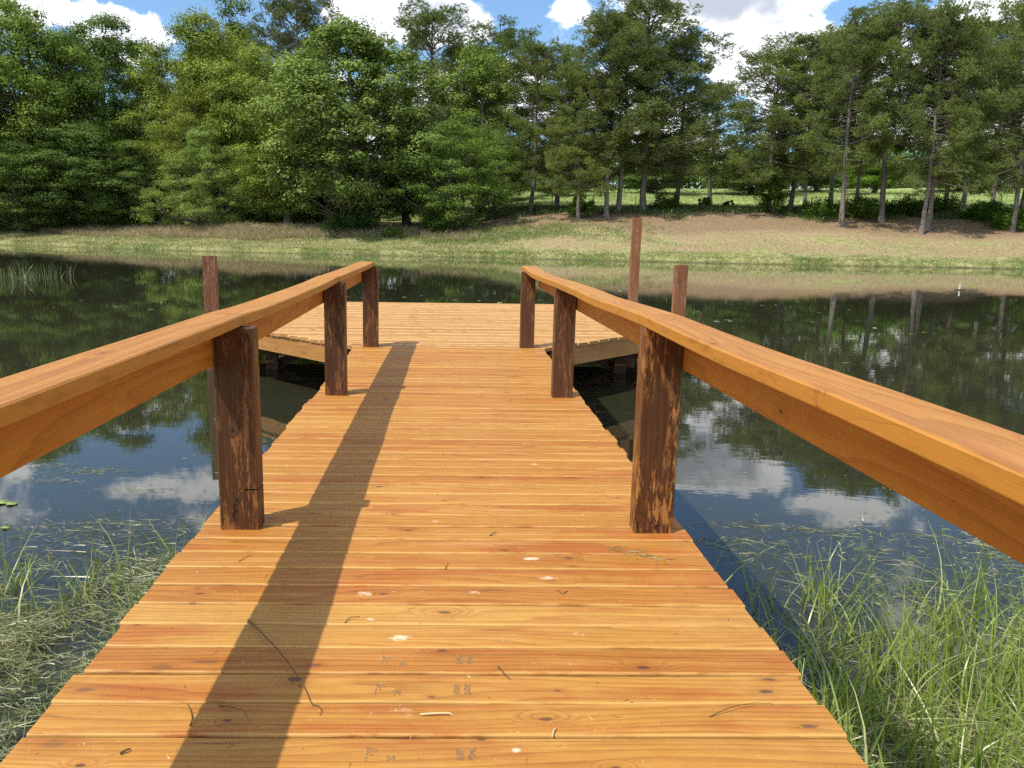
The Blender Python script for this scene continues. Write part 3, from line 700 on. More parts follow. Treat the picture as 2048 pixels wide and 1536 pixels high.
def tree_mesh(kind, i):
    if (kind, i) in PROTO: return PROTO[(kind, i)]
    (V, F), (TV, TF), H, R = LIB[kind][i]
    fm = M_needle if kind == 'pine' else M_leaf
    c = link_mesh('crown', V, F, fm); tr = link_mesh('trunk', TV, TF, M_pbark if kind == 'pine' else M_bark, smooth=True)
    PROTO[(kind, i)] = (c.data, tr.data, H, R, V[:, 2].max(), np.percentile(np.abs(V[:, 0]), 97))
    bpy.data.objects.remove(c); bpy.data.objects.remove(tr); return PROTO[(kind, i)]
TREES = []
trs = np.random.RandomState(5)
def tree(name, label, group, kind, i, px, ytop, Y, wpx, color, ylow=None, lean=0., base_px=None, cat='tree'):
    """px: trunk pixel column at the base; ytop: pixel row of the crown top; wpx: crown width in pixels"""
    x = onY(px, 440, Y)[0]; zb = float(ground_z(x, Y)); 
    zt = onY(px, ytop, Y)[2]
    cm, tm, H, R, zmax, wmax = tree_mesh(kind, i)
    sz = (zt-zb)/zmax; sxy = (wpx/2*Y/FPX)/wmax
    o = empty(name, (x, Y, zb-.1), trs.rand()*6.28); tag(o, label, cat, group)
    for nm, me in (('crown', cm), ('trunk', tm)):
        c = bpy.data.objects.new(nm, me); COL.objects.link(c); c.parent = o; c.scale = (sxy, sxy, sz); c.rotation_euler = (0, lean, 0)
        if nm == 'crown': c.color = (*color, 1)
        else: c.scale = (max(sxy, .8*sz), max(sxy, .8*sz), sz) if False else (sxy, sxy, sz)
    TREES.append(o); return o

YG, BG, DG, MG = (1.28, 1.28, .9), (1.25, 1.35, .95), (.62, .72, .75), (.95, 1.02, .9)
GB, GP = 'broadleaf trees on the far left bank', 'pines on the far right bank'
T_ = [
 ('broadleaf_tree', 'tall leafy tree near the left border, its crown cut by the top of the photo', GB, 'broad', 0, 55, -25, 84, 250, (1.15, 1.25, .95)),
 ('broadleaf_tree', 'leafy tree cut by the left border of the photo', GB, 'broad', 1, -60, 25, 82, 230, (1.05, 1.1, .9)),
 ('broadleaf_tree', 'green tree with a ragged top just right of the first tall tree at left', GB, 'broad', 2, 145, 45, 88, 190, (1.0, 1.15, .95)),
 ('broadleaf_tree', 'darker pointed tree with white cloud on both sides of its top', GB, 'narrow', 0, 228, 15, 95, 165, (.8, .95, .9)),
 ('broadleaf_tree', 'round dark crown low on the skyline under the white cloud at left', GB, 'broad', 1, 305, 62, 104, 160, (.62, .78, .75)),
 ('broadleaf_tree', 'tall yellow green tree behind the small feathery tree', GB, 'broad', 0, 418, 14, 88, 235, YG),
 ('broadleaf_tree', 'thin topped tree rising behind the yellow green tree to the top of the photo', GB, 'narrow', 1, 470, -40, 100, 140, (1.0, 1.05, .85)),
 ('broadleaf_tree', 'largest bright green tree, standing alone forward of the woods left of the pines', GB, 'hero', 0, 700, 22, 68, 330, (1.2, 1.28, 1.15)),
 ('broadleaf_tree', 'yellow green tree between the large bright tree and the tall yellow green one', GB, 'broad', 2, 520, 75, 82, 210, YG),
 ('broadleaf_tree', 'light green tree with a pale bare trunk left of the large bright tree', GB, 'narrow', 1, 575, 185, 73, 165, (1.4, 1.4, .95)),
 ('feathery_tree', 'small feathery tree with branches to the ground in front of the left woods', GB, 'feather', 0, 412, 240, 76, 205, (1.25, 1.35, 1.15)),
 ('broadleaf_tree', 'mid height olive green tree straight behind the small feathery tree', GB, 'feather', 1, 392, 145, 82, 175, (1.25, 1.2, .8)),
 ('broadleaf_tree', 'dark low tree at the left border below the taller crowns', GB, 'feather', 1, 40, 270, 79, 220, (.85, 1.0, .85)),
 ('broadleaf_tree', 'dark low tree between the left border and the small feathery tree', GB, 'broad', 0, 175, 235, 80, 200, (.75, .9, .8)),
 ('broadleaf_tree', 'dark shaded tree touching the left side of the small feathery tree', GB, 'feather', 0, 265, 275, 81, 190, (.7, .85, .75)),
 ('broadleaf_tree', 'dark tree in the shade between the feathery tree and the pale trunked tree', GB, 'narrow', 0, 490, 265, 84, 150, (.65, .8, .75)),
 ('broadleaf_tree', 'bright green crown among the pines right of the large bright tree', GB, 'narrow', 0, 958, 75, 76, 130, (1.1, 1.25, .9)),
 ('broadleaf_tree', 'mid green bushy tree on the bank right of the large bright tree', GB, 'feather', 1, 905, 225, 66, 190, (.95, 1.15, .85)),
 ('broadleaf_tree', 'narrow mid green tree in front of the first pines', GB, 'feather', 1, 985, 250, 71, 120, (.95, 1.15, .8)),
 ('broadleaf_tree', 'dark tree close behind the right side of the large bright tree', GB, 'narrow', 1, 815, 165, 74, 150, (.95, 1.1, .9)),
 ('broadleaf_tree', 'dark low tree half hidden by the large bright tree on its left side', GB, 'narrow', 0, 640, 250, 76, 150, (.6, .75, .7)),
 ('pine_tree', 'dark pine rising above the broadleaf trees left of the large bright tree', GP, 'pine', 4, 600, -60, 96, 180, (.75, .75, .8)),
 ('pine_tree', 'rounded pine top directly right of the large bright tree', GP, 'pine', 0, 858, 4, 80, 210, (.85, .95, .95)),
 ('pine_tree', 'pine with a flat topped crown between two gaps of sky in the middle', GP, 'pine', 2, 1000, 38, 84, 165, (.85, .95, .95)),
 ('pine_tree', 'pine behind the bright green crown, middle of the photo', GP, 'pine', 2, 925, 72, 88, 160, (.8, .9, .9)),
 ('pine_tree', 'lower pine with a thick dark trunk at the left end of the pine row', GP, 'pine', 0, 1060, 75, 72, 170, (.95, 1.0, .85)),
 ('pine_tree', 'sloping pine left of the tallest pine clump', GP, 'pine', 3, 1112, 92, 75, 150, (.95, 1.0, .85)),
 ('pine_tree', 'pine with low drooping boughs at the left foot of the tallest clump', GP, 'pine', 2, 1156, 130, 65, 150, (1.05, 1.1, .85)),
 ('pine_tree', 'left trunk of the tallest pine clump', GP, 'pine', 4, 1213, -8, 65, 200, (.9, .95, .85)),
 ('pine_tree', 'thinner pine standing between the trunks of the tallest clump', GP, 'pine', 1, 1236, 15, 66.5, 170, (.88, .95, .85)),
 ('pine_tree', 'right trunk of the tallest pine clump, reaching past the top of the photo', GP, 'pine', 2, 1285, -28, 67, 235, (.9, .95, .9)),
 ('pine_tree', 'pine on the right shoulder of the tallest clump beside the sky gap', GP, 'pine', 0, 1350, 58, 70, 165, (.88, .95, .9)),
 ('pine_tree', 'low pine under the open gap of sky', GP, 'pine', 3, 1418, 155, 84, 135, (.95, 1.05, .9)),
 ('pine_tree', 'pine right of the sky gap with ivy at its foot', GP, 'pine', 2, 1535, 78, 64, 190, (.95, 1.02, .85)),
 ('pine_tree', 'pine with an even rounded top above the ivy covered shrub', GP, 'pine', 0, 1578, 55, 66, 160, (.9, 1.0, .88)),
 ('pine_tree', 'slender pine with a dark trunk beyond the ivy covered shrub', GP, 'pine', 1, 1607, 70, 74, 130, (.9, 1.0, .88)),
 ('pine_tree', 'slender pine in the second row left of the pale trunked pine', GP, 'pine', 3, 1657, 40, 78, 140, (.92, 1.0, .9)),
 ('pine_tree', 'pine with a thin pale trunk leaning slightly on the bank', GP, 'pine', 1, 1684, 8, 58.5, 165, (.95, 1.03, .85)),
 ('pine_tree', 'second row pine just right of the pale trunked pine', GP, 'pine', 4, 1710, 25, 78, 150, (.9, 1.0, .9)),
 ('pine_tree', 'pine with the thickest trunk, right of the pale trunked pine', GP, 'pine', 4, 1762, -35, 60, 215, (.9, .98, .85)),
 ('pine_tree', 'front pine with a straight trunk standing lowest on the bank', GP, 'pine', 0, 1846, -12, 56.5, 170, (.92, 1.0, .85)),
 ('pine_tree', 'leaning thin pine crossing the foot of the straight front pine', GP, 'pine', 3, 1858, 30, 57.5, 140, (.95, 1.02, .85)),
 ('pine_tree', 'pine behind the straight front pine', GP, 'pine', 2, 1888, 18, 70, 170, (.9, 1.0, .85)),
 ('pine_tree', 'short dark trunked pine in the pasture edge between the last two front pines', GP, 'pine', 1, 1922, 30, 77, 150, (.9, 1.0, .9)),
 ('pine_tree', 'slender pine left of the last trunks at the right border', GP, 'pine', 3, 1980, -5, 63, 130, (.92, 1.0, .85)),
 ('pine_tree', 'last front pine at the right border of the photo', GP, 'pine', 2, 2027, -22, 56, 175, (.92, 1.0, .85)),
 ('pine_tree', 'pine behind the last trunk at the right border', GP, 'pine', 0, 2040, -30, 67, 170, (.9, 1., .85)),
 ('pine_tree', 'pine whose crown reaches in from beyond the right border', GP, 'pine', 4, 2120, -10, 60, 200, (.9, 1., .85)),
]
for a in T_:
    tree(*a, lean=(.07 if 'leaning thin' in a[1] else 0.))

# far woods beyond and behind: mass of crowns
def shrub_mesh(seed, R, H, npuff, nleaf, ls):
    rs = np.random.RandomState(seed); P = []; N = []
    for i in range(npuff):
        th = rs.rand()*6.28; q = sqrt(rs.rand()); c = np.array([R*q*cos(th), R*q*sin(th), H*(.15+.75*rs.rand()*(1-.5*q*q))])
        n = nleaf; d = rs.normal(size=(n, 3)); d /= np.linalg.norm(d, axis=1)[:, None]; pr = .32*min(R, H)*rs.uniform(.7, 1.3)
        P.append(c+d*pr*(rs.rand(n)**.4)[:, None]); nn = d+rs.normal(size=(n, 3))*.6+[0, 0, .6]; N.append(nn/np.linalg.norm(nn, axis=1)[:, None])
    P = np.concatenate(P); P[:, 2] = np.abs(P[:, 2]); return quads(P, np.concatenate(N), ls, .55, rs)
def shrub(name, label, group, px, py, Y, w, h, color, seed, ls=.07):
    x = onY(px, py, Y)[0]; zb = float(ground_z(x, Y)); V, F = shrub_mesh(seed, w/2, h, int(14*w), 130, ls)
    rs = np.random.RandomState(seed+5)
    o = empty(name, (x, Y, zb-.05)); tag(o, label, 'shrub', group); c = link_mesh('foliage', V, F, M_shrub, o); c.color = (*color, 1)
    paths = [(np.array([[0, 0, 0], [rs.normal(0, .1), rs.normal(0, .1), h*.4], [rs.normal(0, w*.2), rs.normal(0, w*.15), h*.75]]), np.array([.03, .02, .01])) for _ in range(4)]
    TV, TF = tubes_mesh(paths, 5); link_mesh('stem', TV, TF, M_bark, o)
GS = 'shrubs along the far bank'
for a in [
 ('shrub', 'tall dark ivy covered shrub round the foot of the pine right of the sky gap', 1546, 420, 63, 2.6, 3.2, (.75, .95, .6)),
 ('shrub', 'small round green shrub in the pasture edge left of the ivy covered shrub', 1410, 395, 70, 1.2, 1.5, (1.2, 1.3, .8)),
 ('shrub', 'tiny shrub left of the ivy covered shrub at the brow of the bank', 1456, 412, 69, .8, 1.1, (1.1, 1.2, .8)),
 ('shrub', 'broad low shrub left of the pale trunked pine', 1655, 425, 62, 3.2, 1.5, (.8, 1., .6)),
 ('shrub', 'shrub at the foot of the pine with the thickest trunk', 1720, 425, 61, 3.0, 1.8, (.9, 1.1, .65)),
 ('shrub', 'low shrub between the thickest pine and the straight front pine', 1805, 420, 62, 2.8, 1.6, (.8, 1., .6)),
 ('shrub', 'shrub behind the leaning thin pine', 1880, 415, 64, 3.0, 1.6, (.85, 1.05, .65)),
 ('shrub', 'leafy shrub on the bank near the right border', 1975, 430, 60, 3.4, 1.6, (.9, 1.15, .6)),
 ('shrub', 'large leafy shrub filling the bank at the right border', 2035, 445, 57, 3.2, 1.7, (1., 1.25, .65)),
 ('shrub', 'young bright sapling under the left trunks of the tallest pine clump', 1165, 395, 66, 2.0, 2.2, (1.2, 1.3, .8)),
 ('shrub', 'low shrub right of the tallest pine clump', 1330, 405, 68, 2.4, 1.6, (.9, 1.05, .7)),
 ('shrub', 'dark bush touching the ground right of the large bright tree', 880, 420, 65, 3.0, 2.6, (.5, .65, .5)),
 ('shrub', 'low bush at the foot of the large bright tree', 700, 430, 66, 4.0, 2.2, (.6, .8, .6)),
 ('shrub', 'low green bush between the large bright tree and the tall grass', 790, 455, 63, 2.0, .8, (1., 1.2, .7)),
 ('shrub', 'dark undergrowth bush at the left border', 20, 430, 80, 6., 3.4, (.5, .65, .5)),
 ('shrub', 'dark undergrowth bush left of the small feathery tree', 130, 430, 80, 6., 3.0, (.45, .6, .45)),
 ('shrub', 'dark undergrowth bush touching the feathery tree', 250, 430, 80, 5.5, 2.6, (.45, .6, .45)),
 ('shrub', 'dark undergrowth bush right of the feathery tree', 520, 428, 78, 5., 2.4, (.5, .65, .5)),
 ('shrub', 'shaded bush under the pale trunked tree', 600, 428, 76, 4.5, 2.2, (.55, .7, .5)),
]:
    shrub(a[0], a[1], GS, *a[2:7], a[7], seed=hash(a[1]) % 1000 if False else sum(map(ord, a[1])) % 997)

rs = np.random.RandomState(77)
PP = []; NN = []
def mass(x, y, zb, H, R, n):
    d = rs.normal(size=(n, 3)); d /= np.linalg.norm(d, axis=1)[:, None]
    cc = np.array([x, y, zb]); q = rs.rand(n)**.35
    lob = 1+.22*np.sin(d[:, 0]*7+x)+.2*np.sin(d[:, 2]*9+y)
    p_ = d*(q*lob)[:, None]*np.array([R, R, H/2])+[0, 0, H/2]
    PP.append(cc+p_); v = d+rs.normal(size=(n, 3))*.7+[0, 0, .5]; NN.append(v/np.linalg.norm(v, axis=1)[:, None])
# woods behind the left trees
for row, (y0, hh) in enumerate(((92, 15), (99, 17), (108, 18))):
    for x in np.arange(-75, -2, 4.2):
        xx = x+rs.normal(0, 1); yy = y0+(-xx-20)*.12+rs.normal(0, 1.5); h_ = hh*rs.uniform(.75, 1.0)
        if xx > -14: h_ *= .8
        mass(xx, yy, float(ground_z(xx, yy))-1, h_, 3.6, 2600)
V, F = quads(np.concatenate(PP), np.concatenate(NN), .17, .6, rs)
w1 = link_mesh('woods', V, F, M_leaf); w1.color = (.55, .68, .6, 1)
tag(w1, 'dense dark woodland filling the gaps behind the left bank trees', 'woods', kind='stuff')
PP = []; NN = []
for x in np.arange(-6, 120, 4.0):
    for k in range(2):
        xx = x+rs.normal(0, 1.5); yy = 150+k*9+rs.normal(0, 3); h_ = rs.uniform(6.5, 10)*(1+.25*k)
        mass(xx, yy, float(ground_z(xx, yy))-1.2, h_, 3.8, 1500)
V, F = quads(np.concatenate(PP), np.concatenate(NN), .26, .6, rs)
w2 = link_mesh('tree_line', V, F, M_leaf); w2.color = (.85, 1.0, .85, 1)
tag(w2, 'distant line of trees closing the pasture behind the pines', 'tree line', kind='stuff')
# a second screen of mid green trees just behind the pines, seen between the trunks
GM = 'broadleaf trees beyond the pasture'
for i, (px, yt, Y, wp, lb) in enumerate(((1500, 285, 118, 170, 'grey green round tree beyond the pasture seen under the gap of sky'), (1740, 268, 112, 130, 'bright green tree beyond the pasture behind the thickest pine'), (1120, 270, 110, 150, 'tree beyond the pasture behind the left end of the pine row'),
      (1300, 255, 120, 150, 'tree beyond the pasture behind the tallest pine clump'), (1630, 280, 125, 130, 'tree beyond the pasture between the ivy shrub and the pale trunk'), (1910, 270, 116, 150, 'tree beyond the pasture behind the straight front pine'), (2030, 280, 120, 150, 'tree beyond the pasture at the right border'), (1010, 290, 100, 120, 'tree beyond the bank behind the narrow mid green tree'))):
    tree('broadleaf_tree', lb, GM, 'broad', i % 3, px, yt, Y, wp, ((.75, .9, .85) if i != 1 else (1.1, 1.5, .75)))

# ------------------------------------------------------------------ grass
def blade_mat(name, cols, trans=.3):
    m, t, p, out = material(name); t.nt.nodes.remove(p)
    g = t.n('ShaderNodeNewGeometry'); c = t.ramp(g.outputs['Random Per Island'], cols)
    d = t.n('ShaderNodeBsdfDiffuse'); t.put(d.inputs[0], c); tr = t.n('ShaderNodeBsdfTranslucent'); t.put(tr.inputs[0], t.mix(1., c, (1.1, 1.2, .6), 'MULTIPLY'))
    mx = t.n('ShaderNodeMixShader'); mx.inputs[0].default_value = trans; t.put(mx.inputs[1], d.outputs[0]); t.put(mx.inputs[2], tr.outputs[0])
    gl = t.n('ShaderNodeBsdfGlossy'); gl.inputs['Roughness'].default_value = .35
    m2 = t.n('ShaderNodeMixShader'); m2.inputs[0].default_value = .05; t.put(m2.inputs[1], mx.outputs[0]); t.put(m2.inputs[2], gl.outputs[0])
    t.nt.links.new(m2.outputs[0], out.inputs[0]); return m
def strips(B, D, L, w, bend, rs, seg=3, up=None):
    """blades: base B, initial direction D, length L, width w, bend = sideways droop vector"""
    n = len(B); k = np.linspace(0, 1, seg+1); L = L[:, None]; side = np.cross(D, rs.normal(size=(n, 3))); side /= np.linalg.norm(side, axis=1)[:, None]+1e-9
    V = []
    for i, q in enumerate(k):
        c = B+D*L*q+bend*L*q*q; ww = w[:, None]*(1-q*.92)*(.6+.4*min(1, q*4+.3))
        V += [c-side*ww/2, c+side*ww/2]
    V = np.stack(V, 1).reshape(-1, 3); base = (np.arange(n)*(2*(seg+1)))[:, None]
    F = np.concatenate([base+np.array([2*i, 2*i+1, 2*i+3, 2*i+2])[None, :] for i in range(seg)]); return V, F
def unit(a): return a/(np.linalg.norm(a, axis=-1, keepdims=True)+1e-9)

rs = np.random.RandomState(3)
# density of cut grass lying on the water / mud at the near bank
def dens(x, y):
    if x < 0: e = 3.15+.22*(-x-.9)+.35*sin(x*3.1)+.3*fbm(np.array(x*2.), np.array(y*2.), 3)*3
    else: e = 2.85+.12*(x-.9)+.25*sin(x*2.3+1)+.3*fbm(np.array(x*2.+9), np.array(y*2.), 3)*3
    return 1/(1+math.exp(-(e-y)*5.0))+.02*(y < 4.4)
def scatter(n, x0, x1, y0, y1, fn):
    out = []
    while len(out) < n:
        x = rs.uniform(x0, x1); y = rs.uniform(y0, y1)
        if rs.rand() < fn(x, y): out.append((x, y))
    return np.array(out)
def clump(x, y): return float(np.clip(.5+2.6*fbm(np.array(x*3.3+2), np.array(y*3.3), 3), .06, 1))
def clippings(n, x0, x1, y0, y1, name, label):
    P = scatter(n, x0, x1, y0, y1, lambda x, y: dens(x, y)*clump(x, y)*(1 if abs(x) > .97 else 0))
    zg = np.maximum(near_z(P[:, 0], P[:, 1]), 0.)
    dn = np.array([dens(a, b) for a, b in P]); z = zg+.004+rs.rand(n)**2*.10*dn
    B = np.column_stack([P, z]); th = rs.rand(n)*6.28; D = np.column_stack([np.cos(th), np.sin(th)*.9, rs.normal(0, .16, n)*dn]); D = unit(D)
    L = rs.uniform(.03, .13, n)*rs.uniform(.6, 1.2, n); w = rs.uniform(.0025, .0065, n); bend = np.column_stack([rs.normal(0, .35, n), rs.normal(0, .35, n), rs.normal(0, .08, n)*dn])
    V, F = strips(B, D, L, w, bend, rs); V[:, 2] = np.maximum(V[:, 2], .003)
    o = link_mesh(name, V, F, M_clip); tag(o, label, 'cut grass', kind='stuff')
M_clip = blade_mat('cut_grass', [(0, (.09, .105, .04)), (.25, (.20, .24, .09)), (.5, (.32, .35, .15)), (.75, (.43, .44, .23)), (.92, (.60, .54, .36)), (1., (.27, .18, .09))])
M_green = blade_mat('green_grass', [(0, (.13, .19, .03)), (.4, (.26, .35, .06)), (.75, (.40, .48, .12)), (1., (.60, .58, .28))], .4)
clippings(66000, -4.2, -.93, 1.2, 4.9, 'cut_grass', 'mat of cut grass floating on the shallow water left of the dock')
clippings(40000, .93, 4.6, 1.2, 4.9, 'cut_grass', 'mat of cut grass lying on the shallow water right of the dock')

# standing grass on the right
def standing(n, fn, x0, x1, y0, y1, hmin, hmax, wmin, wmax, clumps):
    C = scatter(clumps, x0, x1, y0, y1, fn)
    id_ = rs.randint(0, clumps, n); P = C[id_]+rs.normal(0, .055, (n, 2))
    z = np.maximum(near_z(P[:, 0], P[:, 1]), -.05); B = np.column_stack([P, z])
    D = unit(np.column_stack([rs.normal(0, .22, n), rs.normal(0, .22, n), np.ones(n)])); L = rs.uniform(hmin, hmax, n)*rs.uniform(.6, 1, clumps)[id_]
    th = rs.rand(n)*6.28; b = rs.uniform(.05, .75, n); bend = np.column_stack([np.cos(th)*b, np.sin(th)*b, -b*rs.uniform(.3, .75, n)])
    return strips(B, D, L, rs.uniform(wmin, wmax, n), bend, rs, 5)
fr_ = lambda x, y: float(np.clip((3.7-y)*.9, 0, 1))*float(np.clip((x-1.0)*1.5, .55, 1)) if abs(x) > .97 else 0
V1, F1 = standing(3800, fr_, 1.0, 4.2, 1.8, 3.85, .22, .64, .005, .013, 300)
# stems with open seed heads
n = 150; P = scatter(n, 1.15, 3.8, 2.2, 3.7, fr_); B = np.column_stack([P, np.zeros(n)])
D = unit(np.column_stack([rs.normal(0, .12, n), rs.normal(0, .12, n), np.ones(n)])); L = rs.uniform(.38, .72, n)
bend = np.column_stack([rs.normal(0, .12, n), rs.normal(0, .12, n), -.05*np.ones(n)])
V2, F2 = strips(B, D, L, np.full(n, .0035), bend, rs, 5)
q = np.repeat(np.arange(n), 15); k = rs.uniform(.58, 1., len(q)); tip = B[q]+D[q]*(L[q]*k)[:, None]+bend[q]*(L[q]*k*k)[:, None]
th = rs.rand(len(q))*6.28; D3 = unit(np.column_stack([np.cos(th), np.sin(th), rs.uniform(.2, 1.3, len(q))])); V3, F3 = strips(tip, D3, rs.uniform(.012, .045, len(q)), np.full(len(q), .0045), D3*0+[0, 0, -.3], rs, 2)
F2 = F2+len(V1); F3 = F3+len(V1)+len(V2)
o = link_mesh('tall_grass', np.concatenate([V1, V2, V3]), [F1, F2, F3], M_green); tag(o, 'tall bright green grass with seed heads growing from the shallows right of the dock', 'grass', kind='stuff')
# sparse grass at left
fl_ = lambda x, y: 1. if (abs(x) > .97) else 0
V1, F1 = standing(230, fl_, -2.1, -1.0, 2.9, 3.9, .18, .50, .005, .012, 18)
V2, F2 = standing(260, fl_, -3.0, -1.0, 1.9, 3.2, .08, .2, .003, .006, 60)
o = link_mesh('bank_grass', np.concatenate([V1, V2]), [F1, F2+len(V1)], M_green); tag(o, 'sparse long green grass blades beside the left edge of the dock', 'grass', kind='stuff')
# near bank lawn, behind and beside the viewer
n = 26000; P = np.column_stack([rs.uniform(-7, 7, n), rs.uniform(-5, 2.6, n)]); P = P[(np.abs(P[:, 0]) > .95)]; n = len(P)
B = np.column_stack([P, near_z(P[:, 0], P[:, 1])]); D = unit(np.column_stack([rs.normal(0, .5, n), rs.normal(0, .5, n), np.ones(n)]))
V, F = strips(B, D, rs.uniform(.04, .12, n), np.full(n, .004), rs.normal(0, .3, (n, 3)), rs, 2)
o = link_mesh('lawn_grass', V, F, M_clip); tag(o, 'short mown grass on the near bank beside the dock', 'grass', kind='stuff')

# floating flecks and wisps farther out on the water
def wisps(cent, n_each, sx, sy, lo, hi, wid=(.002, .005)):
    Bs = []
    for (x, y) in cent: Bs.append(np.column_stack([x+rs.normal(0, sx, n_each), y+rs.normal(0, sy, n_each), np.full(n_each, .004)]))
    B = np.concatenate(Bs); n = len(B); th = rs.normal(0, .7, n)+rs.choice([0, pi], n); D = np.column_stack([np.cos(th), np.sin(th), 0*th])
    return strips(B, D, rs.uniform(lo, hi, n), rs.uniform(*wid, n), np.column_stack([rs.normal(0, .3, (n, 2)), np.zeros(n)]), rs, 3)
cent = [onz(x, y, 0)[:2] for x, y in ((110, 932), (200, 940), (275, 980), (90, 960), (160, 945), (1480, 1050), (1560, 1055), (1640, 1062), (1430, 1080), (1500, 1085), (1540, 1110), (1880, 1070), (1990, 1090), (60, 1050), (150, 1060), (250, 1048), (340, 1050), (210, 1045))]
Va, Fa = wisps(cent, 70, .14, .035, .02, .085, (.0015, .0035))
n = 900; P = scatter(n, -3.6, 3.9, 3.6, 6.5, lambda x, y: (1 if abs(x) > 1.02 else 0)*max(.03, math.exp(-(y-3.6)*1.1))); th = rs.rand(n)*6.28
Vb, Fb = strips(np.column_stack([P, np.full(n, .004)]), np.column_stack([np.cos(th), np.sin(th), 0*th]), rs.uniform(.008, .05, n), rs.uniform(.002, .006, n), np.zeros((n, 3)), rs, 2)
# distant flecks
far = []
for (x, y, m_, sx, sy) in ((40, 630, 12, 30, 3), (150, 612, 18, 60, 4), (800, 590, 60, 120, 5), (960, 597, 40, 60, 4), (1120, 590, 30, 60, 10), (1430, 640, 20, 20, 1.5), (1220, 575, 20, 60, 6), (1560, 600, 30, 100, 20), (1750, 650, 40, 150, 40), (1450, 700, 20, 80, 30), (300, 600, 20, 80, 8), (1700, 565, 30, 200, 12)):
    for _ in range(m_//3): far.append(onz(x+rs.normal(0, sx), y+abs(rs.normal(0, sy)), 0)[:2])
far = np.array(far); n = len(far); th = rs.normal(0, .25, n)
Vc, Fc = strips(np.column_stack([far, np.full(n, .006)]), np.column_stack([np.cos(th), np.sin(th), 0*th]), rs.uniform(.03, .16, n), rs.uniform(.008, .025, n), np.zeros((n, 3)), rs, 2)
o = link_mesh('floating_debris', np.concatenate([Va, Vb, Vc]), [Fa, Fb+len(Va), Fc+len(Va)+len(Vb)], M_clip); tag(o, 'pale wisps of grass and flecks drifting on the pond', 'debris', kind='stuff')

# grasses on the far bank
rs = np.random.RandomState(8)
M_dry = blade_mat('dry_tall_grass', [(0, (.20, .20, .09)), (.35, (.34, .29, .15)), (.7, (.46, .33, .21)), (1., (.54, .42, .30))], .3)
M_mown = blade_mat('mown_grass', [(0, (.16, .17, .055)), (.4, (.28, .27, .10)), (.8, (.40, .37, .17)), (1., (.52, .47, .27))], .3)
M_fresh = blade_mat('fresh_grass', [(0, (.12, .19, .04)), (.5, (.20, .27, .06)), (1., (.32, .36, .12))], .3)
M_under = blade_mat('undergrowth', [(0, (.05, .085, .02)), (.5, (.10, .15, .03)), (1., (.17, .22, .06))], .3)
def farblades(n, xr, sr, hr, w, mat, name, label, fn=None):
    x = rs.uniform(*xr, n); s = rs.uniform(*sr, n)
    if fn is not None: k = rs.rand(n) < fn(x, s); x, s = x[k], s[k]; n = len(x)
    y = shore(x)+s; B = np.column_stack([x, y, ground_z(x, y)-.02]); D = unit(np.column_stack([rs.normal(0, .4, n), rs.normal(0, .4, n), np.ones(n)]))
    V, F = strips(B, D, rs.uniform(*hr, n), np.full(n, w), np.column_stack([rs.normal(0, .5, (n, 2)), -.2*np.ones(n)]), rs, 2)
    o = link_mesh(name, V, F, mat); tag(o, label, 'grass', kind='stuff')
farblades(60000, (-62, 5), (6.2, 11.5), (.35, .95), .035, M_dry, 'tall_dry_grass', 'tall pinkish dry grass in a strip along the far left bank', lambda x, s: np.clip(.35+2.2*fbm(x*.3, s*.5, 3)+.4*(x < -6), 0, 1)*np.clip((5.-x)/12, 0, 1))
farblades(90000, (-62, 50), (.05, 7.5), (.05, .22), .045, M_mown, 'mown_grass', 'pale mown grass covering the slope above the far waterline', lambda x, s: np.where(x > 5, np.clip(1.3-s*.45, .12, 1), 1.))
farblades(26000, (-62, 50), (.0, 1.0), (.08, .35), .04, M_fresh, 'shore_grass', 'green tufts of grass along the far waterline', lambda x, s: np.clip(.2+3.*fbm(x*.5, s*.2+4, 3)+.3*(x > 20), 0, 1))
farblades(40000, (-10, 16), (5, 13), (.12, .4), .04, M_fresh, 'green_grass_patch', 'fresh green grass patch on the bank below the first pines', lambda x, s: np.clip(np.exp(-((x-2)/8)**2-((s-8)/2.2)**2)*1.5+1.2*fbm(x*.6, s*.6, 3)*.8, 0, 1))
farblades(80000, (5, 60), (12, 25), (.15, .65), .07, M_under, 'undergrowth', 'green undergrowth at the brow of the bank beneath the pines', lambda x, s: np.clip(3.5*fbm(x*.3+3, s*.3, 3)+(s-14)*.16+.25*(x > 27), 0, 1))
M_past = blade_mat('pasture_blades', [(0, (.24, .33, .09)), (.5, (.36, .44, .14)), (1., (.50, .50, .24))], .35)
farblades(60000, (-5, 80), (26, 90), (.2, .45), .08, M_past, 'pasture_grass', 'rough grass of the sloping pasture beyond the pines')
# loose pine straw clods: pale spots on the right slope
# reeds at the left edge of the pond
M_reed = blade_mat('reeds', [(0, (.12, .15, .05)), (.5, (.24, .27, .11)), (1., (.42, .42, .25))])
n = 420; c0 = onz(30, 558, 0); x = c0[0]+rs.uniform(-4.5, 1.3, n); y = c0[1]+rs.uniform(-2.2, 2.2, n); B = np.column_stack([x, y, np.zeros(n)-.02])
V, F = strips(B, unit(np.column_stack([rs.normal(0, .13, n), rs.normal(0, .13, n), np.ones(n)])), rs.uniform(.25, .72, n), np.full(n, .016), np.column_stack([rs.normal(0, .25, (n, 2)), np.full(n, -.1)]), rs, 4)
o = link_mesh('reeds', V, F, M_reed); tag(o, 'patch of thin reeds standing in the water at the left border', 'reeds', kind='stuff')

